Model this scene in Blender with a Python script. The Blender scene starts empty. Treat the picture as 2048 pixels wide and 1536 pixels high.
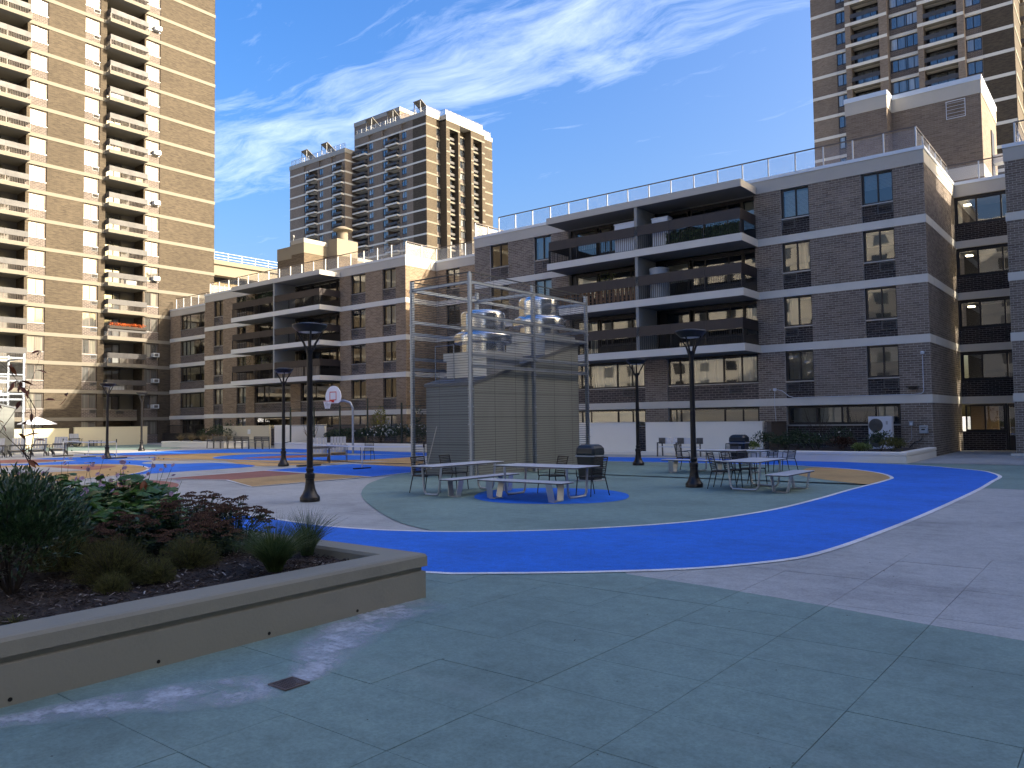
import bpy, bmesh, math, random
from mathutils import Vector, Matrix
random.seed(7)
R = math.radians
sc = bpy.context.scene
col = sc.collection

# ------------------------------------------------------------------ camera
cam_d = bpy.data.cameras.new('camera'); cam = bpy.data.objects.new('camera', cam_d); col.objects.link(cam)
CAM_H = 1.8
YAW, PIT, ROL, FPX = R(38.338), R(2.622), R(-0.7486), 1575.9
cam_d.sensor_width = 36.0; cam_d.lens = 36.0 * FPX / 2048.0
cam_d.clip_start = 0.05; cam_d.clip_end = 2000
_f = Vector((-math.sin(YAW) * math.cos(PIT), math.cos(YAW) * math.cos(PIT), math.sin(PIT)))
_r = Vector((math.cos(YAW), math.sin(YAW), 0)); _u = _r.cross(_f)
_r2 = _r * math.cos(ROL) + _u * math.sin(ROL); _u2 = -_r * math.sin(ROL) + _u * math.cos(ROL)
cam.matrix_world = Matrix(((_r2.x, _u2.x, -_f.x, 0), (_r2.y, _u2.y, -_f.y, 0), (_r2.z, _u2.z, -_f.z, CAM_H), (0, 0, 0, 1)))
sc.camera = cam

# ------------------------------------------------------------------ sky, sun, exposure
SUN_AZ, SUN_EL = R(20), R(26)          # azimuth from +x towards +y
w = bpy.data.worlds.new('World'); sc.world = w; w.use_nodes = True
nt = w.node_tree; N = nt.nodes; L = nt.links
N.clear()
def nd(t, **k):
    n = N.new(t)
    for a, b in k.items(): setattr(n, a, b)
    return n
def mth(op, a, b=None, c=None, clamp=False):
    n = nd('ShaderNodeMath', operation=op, use_clamp=clamp)
    for i, v in enumerate((a, b, c)):
        if v is None: continue
        if isinstance(v, (int, float)): n.inputs[i].default_value = v
        else: L.new(v, n.inputs[i])
    return n.outputs[0]
sky = nd('ShaderNodeTexSky', sky_type='NISHITA', sun_disc=False)
sky.sun_elevation = SUN_EL; sky.sun_rotation = R(90) - SUN_AZ
sky.altitude = 0; sky.air_density = 1.0; sky.dust_density = 7.0; sky.ozone_density = 2.0
hsv = nd('ShaderNodeHueSaturation'); hsv.inputs['Hue'].default_value = .510; hsv.inputs['Saturation'].default_value = 1.5; hsv.inputs['Value'].default_value = 1.0
L.new(sky.outputs[0], hsv.inputs['Color'])
tc = nd('ShaderNodeTexCoord'); sep = nd('ShaderNodeSeparateXYZ'); L.new(tc.outputs['Generated'], sep.inputs[0])
zc = mth('MAXIMUM', sep.outputs[2], 0.02)
uu = mth('DIVIDE', sep.outputs[0], zc); vv = mth('DIVIDE', sep.outputs[1], zc)
comb = nd('ShaderNodeCombineXYZ'); L.new(uu, comb.inputs[0]); L.new(vv, comb.inputs[1])
# wisps of cirrus on a plane high above: stretched along x, warped
warp = nd('ShaderNodeTexNoise'); warp.inputs['Scale'].default_value = 1.3; warp.inputs['Detail'].default_value = 3
L.new(comb.outputs[0], warp.inputs['Vector'])
wv = nd('ShaderNodeVectorMath', operation='SUBTRACT'); L.new(warp.outputs['Color'], wv.inputs[0]); wv.inputs[1].default_value = (.5, .5, .5)
ws = nd('ShaderNodeVectorMath', operation='SCALE'); L.new(wv.outputs[0], ws.inputs[0]); ws.inputs['Scale'].default_value = .42
wa = nd('ShaderNodeVectorMath', operation='ADD'); L.new(comb.outputs[0], wa.inputs[0]); L.new(ws.outputs[0], wa.inputs[1])
mp = nd('ShaderNodeMapping'); L.new(wa.outputs[0], mp.inputs['Vector'])
mp.inputs['Rotation'].default_value = (0, 0, R(20)); mp.inputs['Scale'].default_value = (1.1, 3.4, 1); mp.inputs['Location'].default_value = (1.7, .6, 0)
n1 = nd('ShaderNodeTexNoise'); n1.inputs['Scale'].default_value = 2.1; n1.inputs['Detail'].default_value = 12; n1.inputs['Roughness'].default_value = .66; n1.inputs['Distortion'].default_value = .35
L.new(mp.outputs[0], n1.inputs['Vector'])
n2 = nd('ShaderNodeTexNoise'); n2.inputs['Scale'].default_value = .55; n2.inputs['Detail'].default_value = 2
L.new(wa.outputs[0], n2.inputs['Vector'])
sepw = nd('ShaderNodeSeparateXYZ'); L.new(wa.outputs[0], sepw.inputs[0])
dv = mth('DIVIDE', mth('SUBTRACT', sepw.outputs[1], 1.70), .30)
band = mth('POWER', 2.718, mth('MULTIPLY', mth('MULTIPLY', dv, dv), -1.0))
cover = mth('ADD', mth('MULTIPLY', band, .30), mth('MULTIPLY', n2.outputs[0], .16))
dens = mth('SUBTRACT', mth('ADD', n1.outputs[0], cover), .69)
dens = mth('MULTIPLY', dens, 1.45, clamp=True)
fade = mth('MULTIPLY', mth('SUBTRACT', sep.outputs[2], .05), 6.0, clamp=True)
dens = mth('MULTIPLY', mth('MULTIPLY', dens, fade), .66)
cmix = nd('ShaderNodeMix', data_type='RGBA'); L.new(dens, cmix.inputs['Factor'])
L.new(hsv.outputs[0], cmix.inputs['A']); cmix.inputs['B'].default_value = (4.6, 5.0, 5.8, 1)
bg = nd('ShaderNodeBackground'); L.new(cmix.outputs['Result'], bg.inputs['Color']); bg.inputs["Strength"].default_value = 0.06
wo = nd('ShaderNodeOutputWorld'); L.new(bg.outputs[0], wo.inputs[0])

sun_d = bpy.data.lights.new('sun', 'SUN'); sun_d.energy = 2.0; sun_d.angle = R(.53); sun_d.color = (1, .87, .69)
sun = bpy.data.objects.new('sun', sun_d); col.objects.link(sun)
_sd = Vector((math.cos(SUN_AZ) * math.cos(SUN_EL), math.sin(SUN_AZ) * math.cos(SUN_EL), math.sin(SUN_EL)))
sun.rotation_euler = _sd.to_track_quat('Z', 'Y').to_euler(); sun.location = (30, 10, 60)
sc.view_settings.view_transform = 'Standard'; sc.view_settings.look = 'None'
sc.view_settings.exposure = 2.74; sc.view_settings.gamma = 1
sc.view_settings.use_curve_mapping = False
sc.cycles.max_bounces = 8; sc.cycles.transparent_max_bounces = 16; sc.cycles.diffuse_bounces = 4

# ------------------------------------------------------------------ materials
MATS = {}
def new_mat(name):
    m = bpy.data.materials.new(name); m.use_nodes = True; m.node_tree.nodes.clear(); MATS[name] = m; return m
class NB:
    """small node builder"""
    def __init__(s, m): s.nt = m.node_tree; s.m = m
    def n(s, t, **k):
        x = s.nt.nodes.new(t)
        for a, b in k.items(): setattr(x, a, b)
        return x
    def l(s, a, b): s.nt.links.new(a, b)
    def set(s, sock, v):
        if hasattr(v, 'is_linked') or hasattr(v, 'links'): s.l(v, sock)
        else: sock.default_value = v
    def math(s, op, a, b=None, clamp=False):
        x = s.n('ShaderNodeMath', operation=op, use_clamp=clamp); s.set(x.inputs[0], a)
        if b is not None: s.set(x.inputs[1], b)
        return x.outputs[0]
    def mix(s, f, a, b, blend='MIX'):
        x = s.n('ShaderNodeMix', data_type='RGBA', blend_type=blend); s.set(x.inputs['Factor'], f)
        s.set(x.inputs['A'], a if not isinstance(a, tuple) else (*a[:3], 1)); s.set(x.inputs['B'], b if not isinstance(b, tuple) else (*b[:3], 1))
        return x.outputs['Result']
    def pos(s): return s.n('ShaderNodeNewGeometry').outputs['Position']
    def obj(s): return s.n('ShaderNodeTexCoord').outputs['Object']
    def map(s, v, scale=(1, 1, 1), rot=(0, 0, 0)):
        x = s.n('ShaderNodeMapping'); s.l(v, x.inputs['Vector']); x.inputs['Scale'].default_value = scale; x.inputs['Rotation'].default_value = rot
        return x.outputs[0]
    def noise(s, v, scale, detail=4, rough=.55):
        x = s.n('ShaderNodeTexNoise'); s.l(v, x.inputs['Vector']); x.inputs['Scale'].default_value = scale; x.inputs['Detail'].default_value = detail; x.inputs['Roughness'].default_value = rough
        return x.outputs[0]
    def ramp(s, f, stops, interp='LINEAR'):
        x = s.n('ShaderNodeValToRGB'); s.l(f, x.inputs[0]); cr = x.color_ramp; cr.interpolation = interp
        while len(cr.elements) < len(stops): cr.elements.new(.5)
        for e, (p, c) in zip(cr.elements, stops):
            e.position = p; e.color = (*c, 1) if isinstance(c, tuple) else (c, c, c, 1)
        return x.outputs[0]
    def bump(s, h, strength, dist=.01):
        x = s.n('ShaderNodeBump'); s.l(h, x.inputs['Height']); x.inputs['Strength'].default_value = strength; x.inputs['Distance'].default_value = dist
        return x.outputs[0]
    def bsdf(s, color, rough=.6, metal=0., spec=.5, normal=None, coat=0):
        x = s.n('ShaderNodeBsdfPrincipled'); s.set(x.inputs['Base Color'], color if not isinstance(color, tuple) else (*color[:3], 1))
        s.set(x.inputs['Roughness'], rough); s.set(x.inputs['Metallic'], metal); x.inputs['Specular IOR Level'].default_value = spec
        if normal is not None: s.l(normal, x.inputs['Normal'])
        if coat: x.inputs['Coat Weight'].default_value = coat
        return x.outputs[0]
    def out(s, sh):
        x = s.n('ShaderNodeOutputMaterial'); s.l(sh, x.inputs[0]); return s.m

def simple(name, c, rough=.6, metal=0., spec=.5, var=.25, scale=3., bump=.15, bscale=60., stretch=(1, 1, 1)):
    """painted or plain surface with broad blotches, fine grain and a little relief"""
    b = NB(new_mat(name)); p = b.map(b.pos(), stretch)
    n = b.noise(p, scale, 5); f = b.noise(p, bscale, 3)
    k = b.math('ADD', b.math('MULTIPLY', b.math('SUBTRACT', n, .5), var * 2), b.math('MULTIPLY', b.math('SUBTRACT', f, .5), var * .7))
    cc = b.mix(1.0, c, b.ramp(b.math('ADD', k, .5), [(0, 0.45), (.5, 1.0), (1, 1.0)]), 'MULTIPLY')
    cc = b.mix(b.math('MULTIPLY', b.math('SUBTRACT', n, .52, True), var), cc, (min(1, c[0] * 1.5 + .02), min(1, c[1] * 1.5 + .02), min(1, c[2] * 1.5 + .02)))
    r = b.math('ADD', b.math('MULTIPLY', b.math('SUBTRACT', n, .5), .25), rough, True)
    nm = b.bump(f, bump) if bump else None
    return b.out(b.bsdf(cc, r, metal, spec, nm))

def brick_tex(name, c1, c2, mortar, bw=.305, bh=.1016, ms=.010, blotch=.35, facing=None):
    """running bond for walls too far away to tell bricks apart"""
    b = NB(new_mat(name)); g = b.n('ShaderNodeNewGeometry')
    sp = b.n('ShaderNodeSeparateXYZ'); b.l(g.outputs['Position'], sp.inputs[0])
    sn = b.n('ShaderNodeSeparateXYZ'); b.l(g.outputs['True Normal'], sn.inputs[0])
    ax = b.math('ABSOLUTE', sn.outputs[0]); ay = b.math('ABSOLUTE', sn.outputs[1])
    h = b.math('ADD', b.math('MULTIPLY', sp.outputs[0], ay), b.math('MULTIPLY', sp.outputs[1], ax))
    cv = b.n('ShaderNodeCombineXYZ'); b.l(h, cv.inputs[0]); b.l(sp.outputs[2], cv.inputs[1])
    br = b.n('ShaderNodeTexBrick'); b.l(cv.outputs[0], br.inputs['Vector'])
    br.inputs['Color1'].default_value = (*c1, 1); br.inputs['Color2'].default_value = (*c2, 1); br.inputs['Mortar'].default_value = (*mortar, 1)
    br.inputs['Scale'].default_value = 1; br.inputs['Brick Width'].default_value = bw; br.inputs['Row Height'].default_value = bh
    br.inputs['Mortar Size'].default_value = ms; br.inputs['Bias'].default_value = -.1; br.inputs['Mortar Smooth'].default_value = .2
    st = b.map(cv.outputs[0], (.9, 5.5, 1)); n = b.noise(st, 1.6, 6, .65)
    big = b.noise(g.outputs['Position'], .18, 3)
    cc = b.mix(1.0, br.outputs['Color'], b.ramp(n, [(.30, 1 - blotch), (.5, 1.0), (.75, 1 + blotch * .35)]), 'MULTIPLY')
    cc = b.mix(1.0, cc, b.ramp(big, [(.3, .86), (.7, 1.1)]), 'MULTIPLY')
    return b.out(b.bsdf(cc, .85, 0, .3, b.bump(br.outputs['Fac'], -.25, .01)))

def brick_geo(name, c1, c2, c3, single=False):
    """colour of modelled bricks, a different fired tone on each one"""
    b = NB(new_mat(name))
    if single: rnd = b.n('ShaderNodeObjectInfo').outputs['Random']
    else: rnd = b.n('ShaderNodeNewGeometry').outputs['Random Per Island']
    p = b.pos()
    cc = b.ramp(rnd, [(0, c1), (.45, c2), (1, c3)])
    n = b.noise(p, 28, 4); big = b.noise(p, .45, 4)
    cc = b.mix(1.0, cc, b.ramp(n, [(.3, .72), (.7, 1.15)]), 'MULTIPLY')
    cc = b.mix(1.0, cc, b.ramp(big, [(.3, .8), (.7, 1.12)]), 'MULTIPLY')
    return b.out(b.bsdf(cc, .85, 0, .3, b.bump(b.noise(p, 120, 3), .35, .004)))

BR1, BR2, BR3 = (.165, .135, .112), (.215, .180, .150), (.265, .225, .188)
brick_geo('brick', BR1, BR2, BR3); brick_geo('brick_single', BR1, BR2, BR3, True)
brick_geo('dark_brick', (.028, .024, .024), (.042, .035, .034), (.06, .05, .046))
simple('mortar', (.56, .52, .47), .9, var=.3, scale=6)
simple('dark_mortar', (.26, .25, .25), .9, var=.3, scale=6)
brick_tex('brick_wall', (.20, .140, .090), (.28, .205, .135), (.36, .29, .21))
brick_tex('brick_sunlit_tower', (.058, .045, .031), (.084, .066, .045), (.084, .07, .052), blotch=.5)  # tower brick darkened in its colour for faces in direct sun
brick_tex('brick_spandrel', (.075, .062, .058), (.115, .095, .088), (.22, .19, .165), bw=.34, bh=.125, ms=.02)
brick_tex('brick_shade_tower', (.165, .128, .098), (.225, .178, .138), (.25, .21, .17), blotch=.3)  # lighter copy of the tower brick for faces in shade
simple('sunlit_band', (.175, .16, .128), .85, var=.14, scale=.9, bscale=25)  # band concrete darkened in its colour for sunlit faces
simple('concrete_band', (.63, .61, .55), .85, var=.16, scale=.9, bscale=25, stretch=(1, 1, .35))
simple('concrete_fascia', (.47, .445, .39), .7, var=.12, scale=.6, bscale=15)
simple('coping_metal', (.62, .66, .70), .38, .25, var=.10, scale=1.2, bump=.03)
simple('shade_grey', (.17, .165, .15), .9, var=.12, scale=.8)  # plain grey for niches and panels; under slabs it paints shade
simple('divider', (.30, .30, .28), .9, var=.1, scale=.8)
simple('louver_white', (.62, .65, .70), .5, .1, var=.05)
simple('frame_bronze', (.022, .020, .021), .42, .3, var=.2)
simple('frame_tower', (.105, .085, .075), .5, .2, var=.2)
simple('sill_metal', (.34, .34, .34), .4, .5, var=.15)
simple('parapet_bronze', (.036, .029, .029), .5, .25, var=.3, scale=2.0, stretch=(2.5, 2.5, .4))
simple('parapet_grey', (.052, .051, .054), .55, .1, var=.2, scale=1.5)
simple('baluster_black', (.012, .012, .014), .45, .2, var=.1)
simple('grille', (.13, .135, .14), .45, .5, var=.2)
simple('interior_dark', (.018, .017, .018), .95, var=.1, bump=0)
simple('interior_tan', (.12, .075, .035), .9, var=.2, bump=0)
simple('curtain_white', (.62, .62, .58), .9, var=.06, bump=.05)
simple('curtain_beige', (.48, .42, .33), .9, var=.06, bump=.05)
simple('blind_grey', (.30, .31, .31), .8, var=.05, bump=.03)
simple('galvanised', (.30, .345, .41), .42, .75, var=.22, scale=3.5)
simple('rail_metal', (.42, .43, .45), .35, .7, var=.12)
simple('rail_dark', (.10, .085, .08), .5, .4, var=.12)
simple('warm_fascia', (.20, .172, .125), .8, var=.12, scale=.8)
simple('warm_coping', (.30, .285, .25), .5, var=.08)
simple('roof_sheet', (.13, .145, .165), .5, .4, var=.2, scale=2)
brick_tex('brick_warm', (.085, .062, .040), (.125, .093, .060), (.13, .105, .075), blotch=.45)
simple('roof_gravel', (.25, .24, .22), .95, var=.2, scale=5)

def glass(name, tint=.75, ior=1.75, wob=.018):
    b = NB(new_mat(name))
    fr = b.n('ShaderNodeFresnel'); fr.inputs['IOR'].default_value = ior
    nm = b.bump(b.noise(b.pos(), .8, 1), .25, wob * .55)
    b.l(nm, fr.inputs['Normal'])
    gl = b.n('ShaderNodeBsdfGlossy'); gl.inputs['Roughness'].default_value = .015; gl.inputs['Color'].default_value = (.95, .97, 1, 1); b.l(nm, gl.inputs['Normal'])
    tr = b.n('ShaderNodeBsdfTransparent'); tr.inputs['Color'].default_value = (tint * .96, tint, tint * .99, 1)
    mx = b.n('ShaderNodeMixShader'); b.l(b.math('MULTIPLY', b.math('ADD', fr.outputs[0], .03), 1.25, True), mx.inputs[0]); b.l(tr.outputs[0], mx.inputs[1]); b.l(gl.outputs[0], mx.inputs[2])
    return b.out(mx.outputs[0])
glass('glass')
def far_pane(name, stops, spec=1.0):
    b = NB(new_mat(name)); rnd = b.n('ShaderNodeObjectInfo').outputs['Random']
    cc = b.ramp(rnd, stops, 'CONSTANT')
    p = b.pos(); fold = b.noise(b.map(p, (9, 9, .25)), 1.0, 2)
    cc = b.mix(1.0, cc, b.ramp(fold, [(.3, .62), (.65, 1.1)]), 'MULTIPLY')
    nm = b.bump(b.noise(p, .7, 2), .2, .012)
    x = b.n('ShaderNodeBsdfPrincipled'); b.l(cc, x.inputs['Base Color']); x.inputs['Roughness'].default_value = .05
    x.inputs['Specular IOR Level'].default_value = spec; b.l(nm, x.inputs['Normal']); x.inputs['IOR'].default_value = 1.8
    return b.out(x.outputs[0])
far_pane('pane_tower', [(0, (.09, .09, .085)), (.2, (.16, .155, .14)), (.42, (.22, .215, .18)), (.62, (.12, .12, .115)), (.78, (.05, .05, .052)), (.9, (.27, .26, .22))])
far_pane('pane_blue', [(0, (.04, .05, .065)), (.25, (.10, .115, .13)), (.5, (.05, .06, .075)), (.7, (.30, .32, .33)), (.85, (.16, .17, .18))])
def railing_panel_mat():
    b = NB(new_mat('railing_mesh'))
    tr = b.n('ShaderNodeBsdfTransparent'); df = b.bsdf((.50, .50, .48), .5, .3)
    mx = b.n('ShaderNodeMixShader'); mx.inputs[0].default_value = .38; b.l(tr.outputs[0], mx.inputs[1]); b.l(df, mx.inputs[2])
    return b.out(mx.outputs[0])
railing_panel_mat()
def railing_glass_mat():
    b = NB(new_mat('railing_glass'))
    tr = b.n('ShaderNodeBsdfTransparent'); tr.inputs['Color'].default_value = (.93, .93, .95, 1); df = b.bsdf((.62, .62, .66), .35)
    mx = b.n('ShaderNodeMixShader'); mx.inputs[0].default_value = .16; b.l(tr.outputs[0], mx.inputs[1]); b.l(df, mx.inputs[2])
    return b.out(mx.outputs[0])
railing_glass_mat()
def emit(name, c, s):
    b = NB(new_mat(name)); e = b.n('ShaderNodeEmission'); e.inputs[0].default_value = (*c, 1); e.inputs[1].default_value = s
    return b.out(e.outputs[0])
emit('lamp_glow', (1, .80, .48), 2.4)

# ------------------------------------------------------------------ mesh helpers
class MB:
    def __init__(s): s.v = []; s.f = []; s.sm = []
    def quad(s, a, b, c, d): 
        i = len(s.v); s.v += [a, b, c, d]; s.f.append((i, i + 1, i + 2, i + 3)); s.sm.append(False); return s
    def poly(s, pts):
        i = len(s.v); s.v += list(pts); s.f.append(tuple(range(i, i + len(pts)))); s.sm.append(False); return s
    def box(s, x0, x1, y0, y1, z0, z1):
        if x0 > x1: x0, x1 = x1, x0
        if y0 > y1: y0, y1 = y1, y0
        if z0 > z1: z0, z1 = z1, z0
        i = len(s.v)
        s.v += [(x0, y0, z0), (x1, y0, z0), (x1, y1, z0), (x0, y1, z0), (x0, y0, z1), (x1, y0, z1), (x1, y1, z1), (x0, y1, z1)]
        for q in ((0, 3, 2, 1), (4, 5, 6, 7), (0, 1, 5, 4), (1, 2, 6, 5), (2, 3, 7, 6), (3, 0, 4, 7)):
            s.f.append(tuple(i + k for k in q)); s.sm.append(False)
        return s
    def obox(s, c, ax, ay, az, hx, hy, hz):
        """box about c with unit axes and half sizes"""
        c, ax, ay, az = Vector(c), Vector(ax), Vector(ay), Vector(az); i = len(s.v)
        for sz in (-1, 1):
            for sx, sy in ((-1, -1), (1, -1), (1, 1), (-1, 1)):
                s.v.append(tuple(c + ax * hx * sx + ay * hy * sy + az * hz * sz))
        for q in ((0, 3, 2, 1), (4, 5, 6, 7), (0, 1, 5, 4), (1, 2, 6, 5), (2, 3, 7, 6), (3, 0, 4, 7)):
            s.f.append(tuple(i + k for k in q)); s.sm.append(False)
        return s
    def bar(s, p, q, a, b, up=(0, 0, 1)):
        """rectangular bar from p to q, section a (sideways) x b (along up)"""
        p, q = Vector(p), Vector(q); d = (q - p); ln = d.length; d.normalize(); u = Vector(up)
        x = d.cross(u)
        if x.length < 1e-4: x = d.cross(Vector((1, 0, 0)))
        x.normalize(); z = x.cross(d)
        return s.obox((p + q) / 2, d, x, z, ln / 2, a / 2, b / 2)
    def tube(s, pts, r, n=6, cap=True):
        pts = [Vector(p) for p in pts]; rr = r if isinstance(r, (list, tuple)) else [r] * len(pts); base = len(s.v); u = None
        for k, p in enumerate(pts):
            d = (pts[min(k + 1, len(pts) - 1)] - pts[max(k - 1, 0)]).normalized()
            if u is None:
                u = d.cross(Vector((0, 0, 1)))
                if u.length < .1: u = d.cross(Vector((1, 0, 0)))
            u = (u - d * u.dot(d)).normalized(); w_ = d.cross(u)
            for j in range(n):
                t = 2 * math.pi * j / n; s.v.append(tuple(p + (u * math.cos(t) + w_ * math.sin(t)) * rr[k]))
        for k in range(len(pts) - 1):
            for j in range(n):
                a = base + k * n + j; b = base + k * n + (j + 1) % n
                s.f.append((a, b, b + n, a + n)); s.sm.append(n > 4)
        if cap:
            s.f.append(tuple(base + j for j in range(n))[::-1]); s.sm.append(False)
            e = base + (len(pts) - 1) * n; s.f.append(tuple(e + j for j in range(n))); s.sm.append(False)
        return s
    def lathe(s, prof, n=24, c=(0, 0), cap=True):
        base = len(s.v)
        for r, z in prof:
            for j in range(n):
                t = 2 * math.pi * j / n; s.v.append((c[0] + r * math.cos(t), c[1] + r * math.sin(t), z))
        for k in range(len(prof) - 1):
            for j in range(n):
                a = base + k * n + j; b = base + k * n + (j + 1) % n
                s.f.append((a, b, b + n, a + n)); s.sm.append(True)
        if cap:
            s.f.append(tuple(base + j for j in range(n))[::-1]); s.sm.append(False)
            e = base + (len(prof) - 1) * n; s.f.append(tuple(e + j for j in range(n))); s.sm.append(False)
        return s
    def mesh(s, name, mat, bevel=0, sharp=True):
        me = bpy.data.meshes.new(name); me.from_pydata([tuple(v) for v in s.v], [], s.f)
        if any(s.sm): me.polygons.foreach_set('use_smooth', s.sm)
        if bevel:
            b = bmesh.new(); b.from_mesh(me); bmesh.ops.remove_doubles(b, verts=b.verts, dist=1e-5)
            bmesh.ops.bevel(b, geom=[e for e in b.edges if e.calc_face_angle(0) > .5], offset=bevel, segments=2, affect='EDGES', profile=.6)
            b.to_mesh(me); b.free()
        if any(s.sm) and not bevel:
            try: me.set_sharp_from_angle(angle=R(35))
            except Exception: pass
        me.materials.append(MATS[mat]); me.update()
        return me
WORLD = {}
def place(name, me, parent=None, loc=(0, 0, 0), rz=0, scale=None):
    """link a mesh; loc is in world space for unrotated parents, else in the parent's own space"""
    o = bpy.data.objects.new(name, me); col.objects.link(o); o.rotation_euler = (0, 0, rz)
    if scale: o.scale = scale
    if parent is not None:
        o.parent = parent; pw = WORLD.get(parent.name, Vector((0, 0, 0))); o.location = Vector(loc) - pw
    else: o.location = loc
    WORLD[o.name] = Vector(loc)
    return o
def obj(name, mb, mat, parent=None, bevel=0, loc=(0, 0, 0), rz=0):
    return place(name, mb.mesh(name, mat, bevel), parent, loc, rz)
def lobj(name, mb, mat, parent, bevel=0):
    """part whose mesh is already in the parent's own space"""
    o = bpy.data.objects.new(name, mb.mesh(name, mat, bevel)); col.objects.link(o); o.parent = parent; return o
def split(name, mb, mat, parent):
    """one object per box of a mesh made only of boxes"""
    n = len(mb.v) // 8; out = None
    for i in range(n):
        q = MB(); q.v = mb.v[i * 8:i * 8 + 8]
        for f in mb.f[i * 6:i * 6 + 6]: q.f.append(tuple(k - i * 8 for k in f)); q.sm.append(False)
        out = obj(name, q, mat, parent)
    return out
def tag(o, label=None, cat=None, group=None, kind=None):
    if label: o['label'] = label
    if cat: o['category'] = cat
    if group: o['group'] = group
    if kind: o['kind'] = kind
    return o
def thing(name, label, cat, loc=(0, 0, 0), rz=0, group=None):
    o = bpy.data.objects.new(name, None); col.objects.link(o); o.location = loc; o.rotation_euler = (0, 0, rz); o.empty_display_size = .1
    WORLD[o.name] = Vector(loc); return tag(o, label, cat, group)
def dup(o, loc, rz, label=None, scale=None, group=None):
    def cp(a, par):
        c = a.copy(); col.objects.link(c)
        if par is not None: c.parent = par
        for ch in a.children: cp(ch, c)
        return c
    c = cp(o, None); c.location = loc; c.rotation_euler = (0, 0, rz)
    if scale: c.scale = scale if isinstance(scale, tuple) else (scale,) * 3
    if label: c['label'] = label
    if group: c['group'] = group
    return c

# ------------------------------------------------------------------ facade kit
class Frame:
    """facade plane: r runs to the right seen from outside, d goes into the building, z up"""
    def __init__(s, kind, off): s.k = kind; s.o = off; s.rz = 0 if kind == 'S' else R(90)
    def p(s, r, d, z): return (r, s.o + d, z) if s.k == 'S' else (s.o - d, r, z)
    def box(s, mb, r0, r1, d0, d1, z0, z1):
        a = s.p(r0, d0, z0); b = s.p(r1, d1, z1); return mb.box(a[0], b[0], a[1], b[1], z0, z1)
CACHE = {}
def cached(key, fn):
    if key not in CACHE: CACHE[key] = fn()
    return CACHE[key]
def win_frame_mesh(w_, h_, fr, mat, t=.055):
    def mk():
        m = MB(); D = .09
        m.box(0, t, 0, D, 0, h_); m.box(w_ - t, w_, 0, D, 0, h_); m.box(t, w_ - t, 0, D, h_ - t, h_); m.box(t, w_ - t, 0, D, 0, t * 1.3)
        x = 0
        for f in fr[:-1]:
            x += f * w_; m.box(x - t * .55, x + t * .55, .005, D - .005, t * 1.3, h_ - t)
        return m.mesh('window_frame', mat)
    return cached(('fr', round(w_, 2), round(h_, 2), fr, mat, t), mk)
def pane_mesh(w_, h_, mat):
    def mk(): return MB().quad((0, 0, 0), (w_, 0, 0), (w_, 0, h_), (0, 0, h_)).mesh('pane', mat)
    return cached(('pn', round(w_, 2), round(h_, 2), mat), mk)
def curtain_mesh(w_, h_, mat, flat=False):
    def mk():
        m = MB(); n = max(2, int(w_ / .05)); 
        if flat:
            k = int(h_ / .06)
            for i in range(k): m.quad((0, 0, i * .06), (w_, 0, i * .06), (w_, .018, i * .06 + .055), (0, .018, i * .06 + .055))
        else:
            ys = [.035 * math.sin(i * 1.7) * (.6 + .4 * math.sin(i * .6)) for i in range(n + 1)]
            for i in range(n): m.quad((i * w_ / n, ys[i], 0), ((i + 1) * w_ / n, ys[i + 1], 0), ((i + 1) * w_ / n, ys[i + 1], h_), (i * w_ / n, ys[i], h_))
        return m.mesh('curtain', mat)
    return cached(('cu', round(w_, 2), round(h_, 2), mat, flat), mk)
def rot_off(fr, x, y):
    """offset inside an unrotated part frame"""
    return Vector((x, y, 0))
def window(bld, fr, r0, r1, z0, z1, d=.12, parts=(.5, .5), fmat='frame_bronze', pmat='glass', curtain=None, t=.055, name='window'):
    w_, h_ = r1 - r0, z1 - z0
    o = place(name, win_frame_mesh(w_, h_, parts, fmat, t), bld, fr.p(r0, d, z0), fr.rz)
    x = 0
    for i, f in enumerate(parts):
        pw = f * w_
        p = bpy.data.objects.new('pane', pane_mesh(pw - t * .9, h_ - t * 2, pmat)); col.objects.link(p); p.parent = o
        p.location = (x + t * .45, .03 + .03 * (i % 2), t); x += pw
    if pmat == 'glass':
        kinds = curtain if curtain is not None else random.choice(['none', 'full', 'full', 'left', 'right', 'blind', 'top', 'none'])
        cm = random.choice(['curtain_white', 'curtain_white', 'curtain_beige', 'blind_grey'])
        if kinds != 'none':
            cw, ch, cx, cz = w_ - .1, h_ - .08, .05, .03
            if kinds == 'left': cw = w_ * .45
            if kinds == 'right': cx = w_ * .52; cw = w_ * .44
            if kinds == 'top': cz = h_ * .5; ch = h_ * .48
            c = bpy.data.objects.new('blind' if kinds in ('blind', 'top') else 'curtain', curtain_mesh(cw, ch, cm, kinds in ('blind', 'top'))); col.objects.link(c); c.parent = o
            c.location = (cx, .2, cz)
    return o
def vent_mesh(w_, h_):
    def mk():
        m = MB(); t = .03
        m.box(0, w_, -.02, .0, 0, t); m.box(0, w_, -.02, 0, h_ - t, h_); m.box(0, t, -.02, 0, t, h_ - t); m.box(w_ - t, w_, -.02, 0, t, h_ - t)
        k = 5
        for i in range(k):
            z = t + (h_ - 2 * t) * (i + .5) / k
            m.obox((w_ / 2, -.004, z), (1, 0, 0), (0, .8, .6), (0, -.6, .8), w_ / 2 - t, .018, .004)
        return m.mesh('vent_grille', 'grille')
    return cached(('vt', round(w_, 2), round(h_, 2)), mk)
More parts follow.
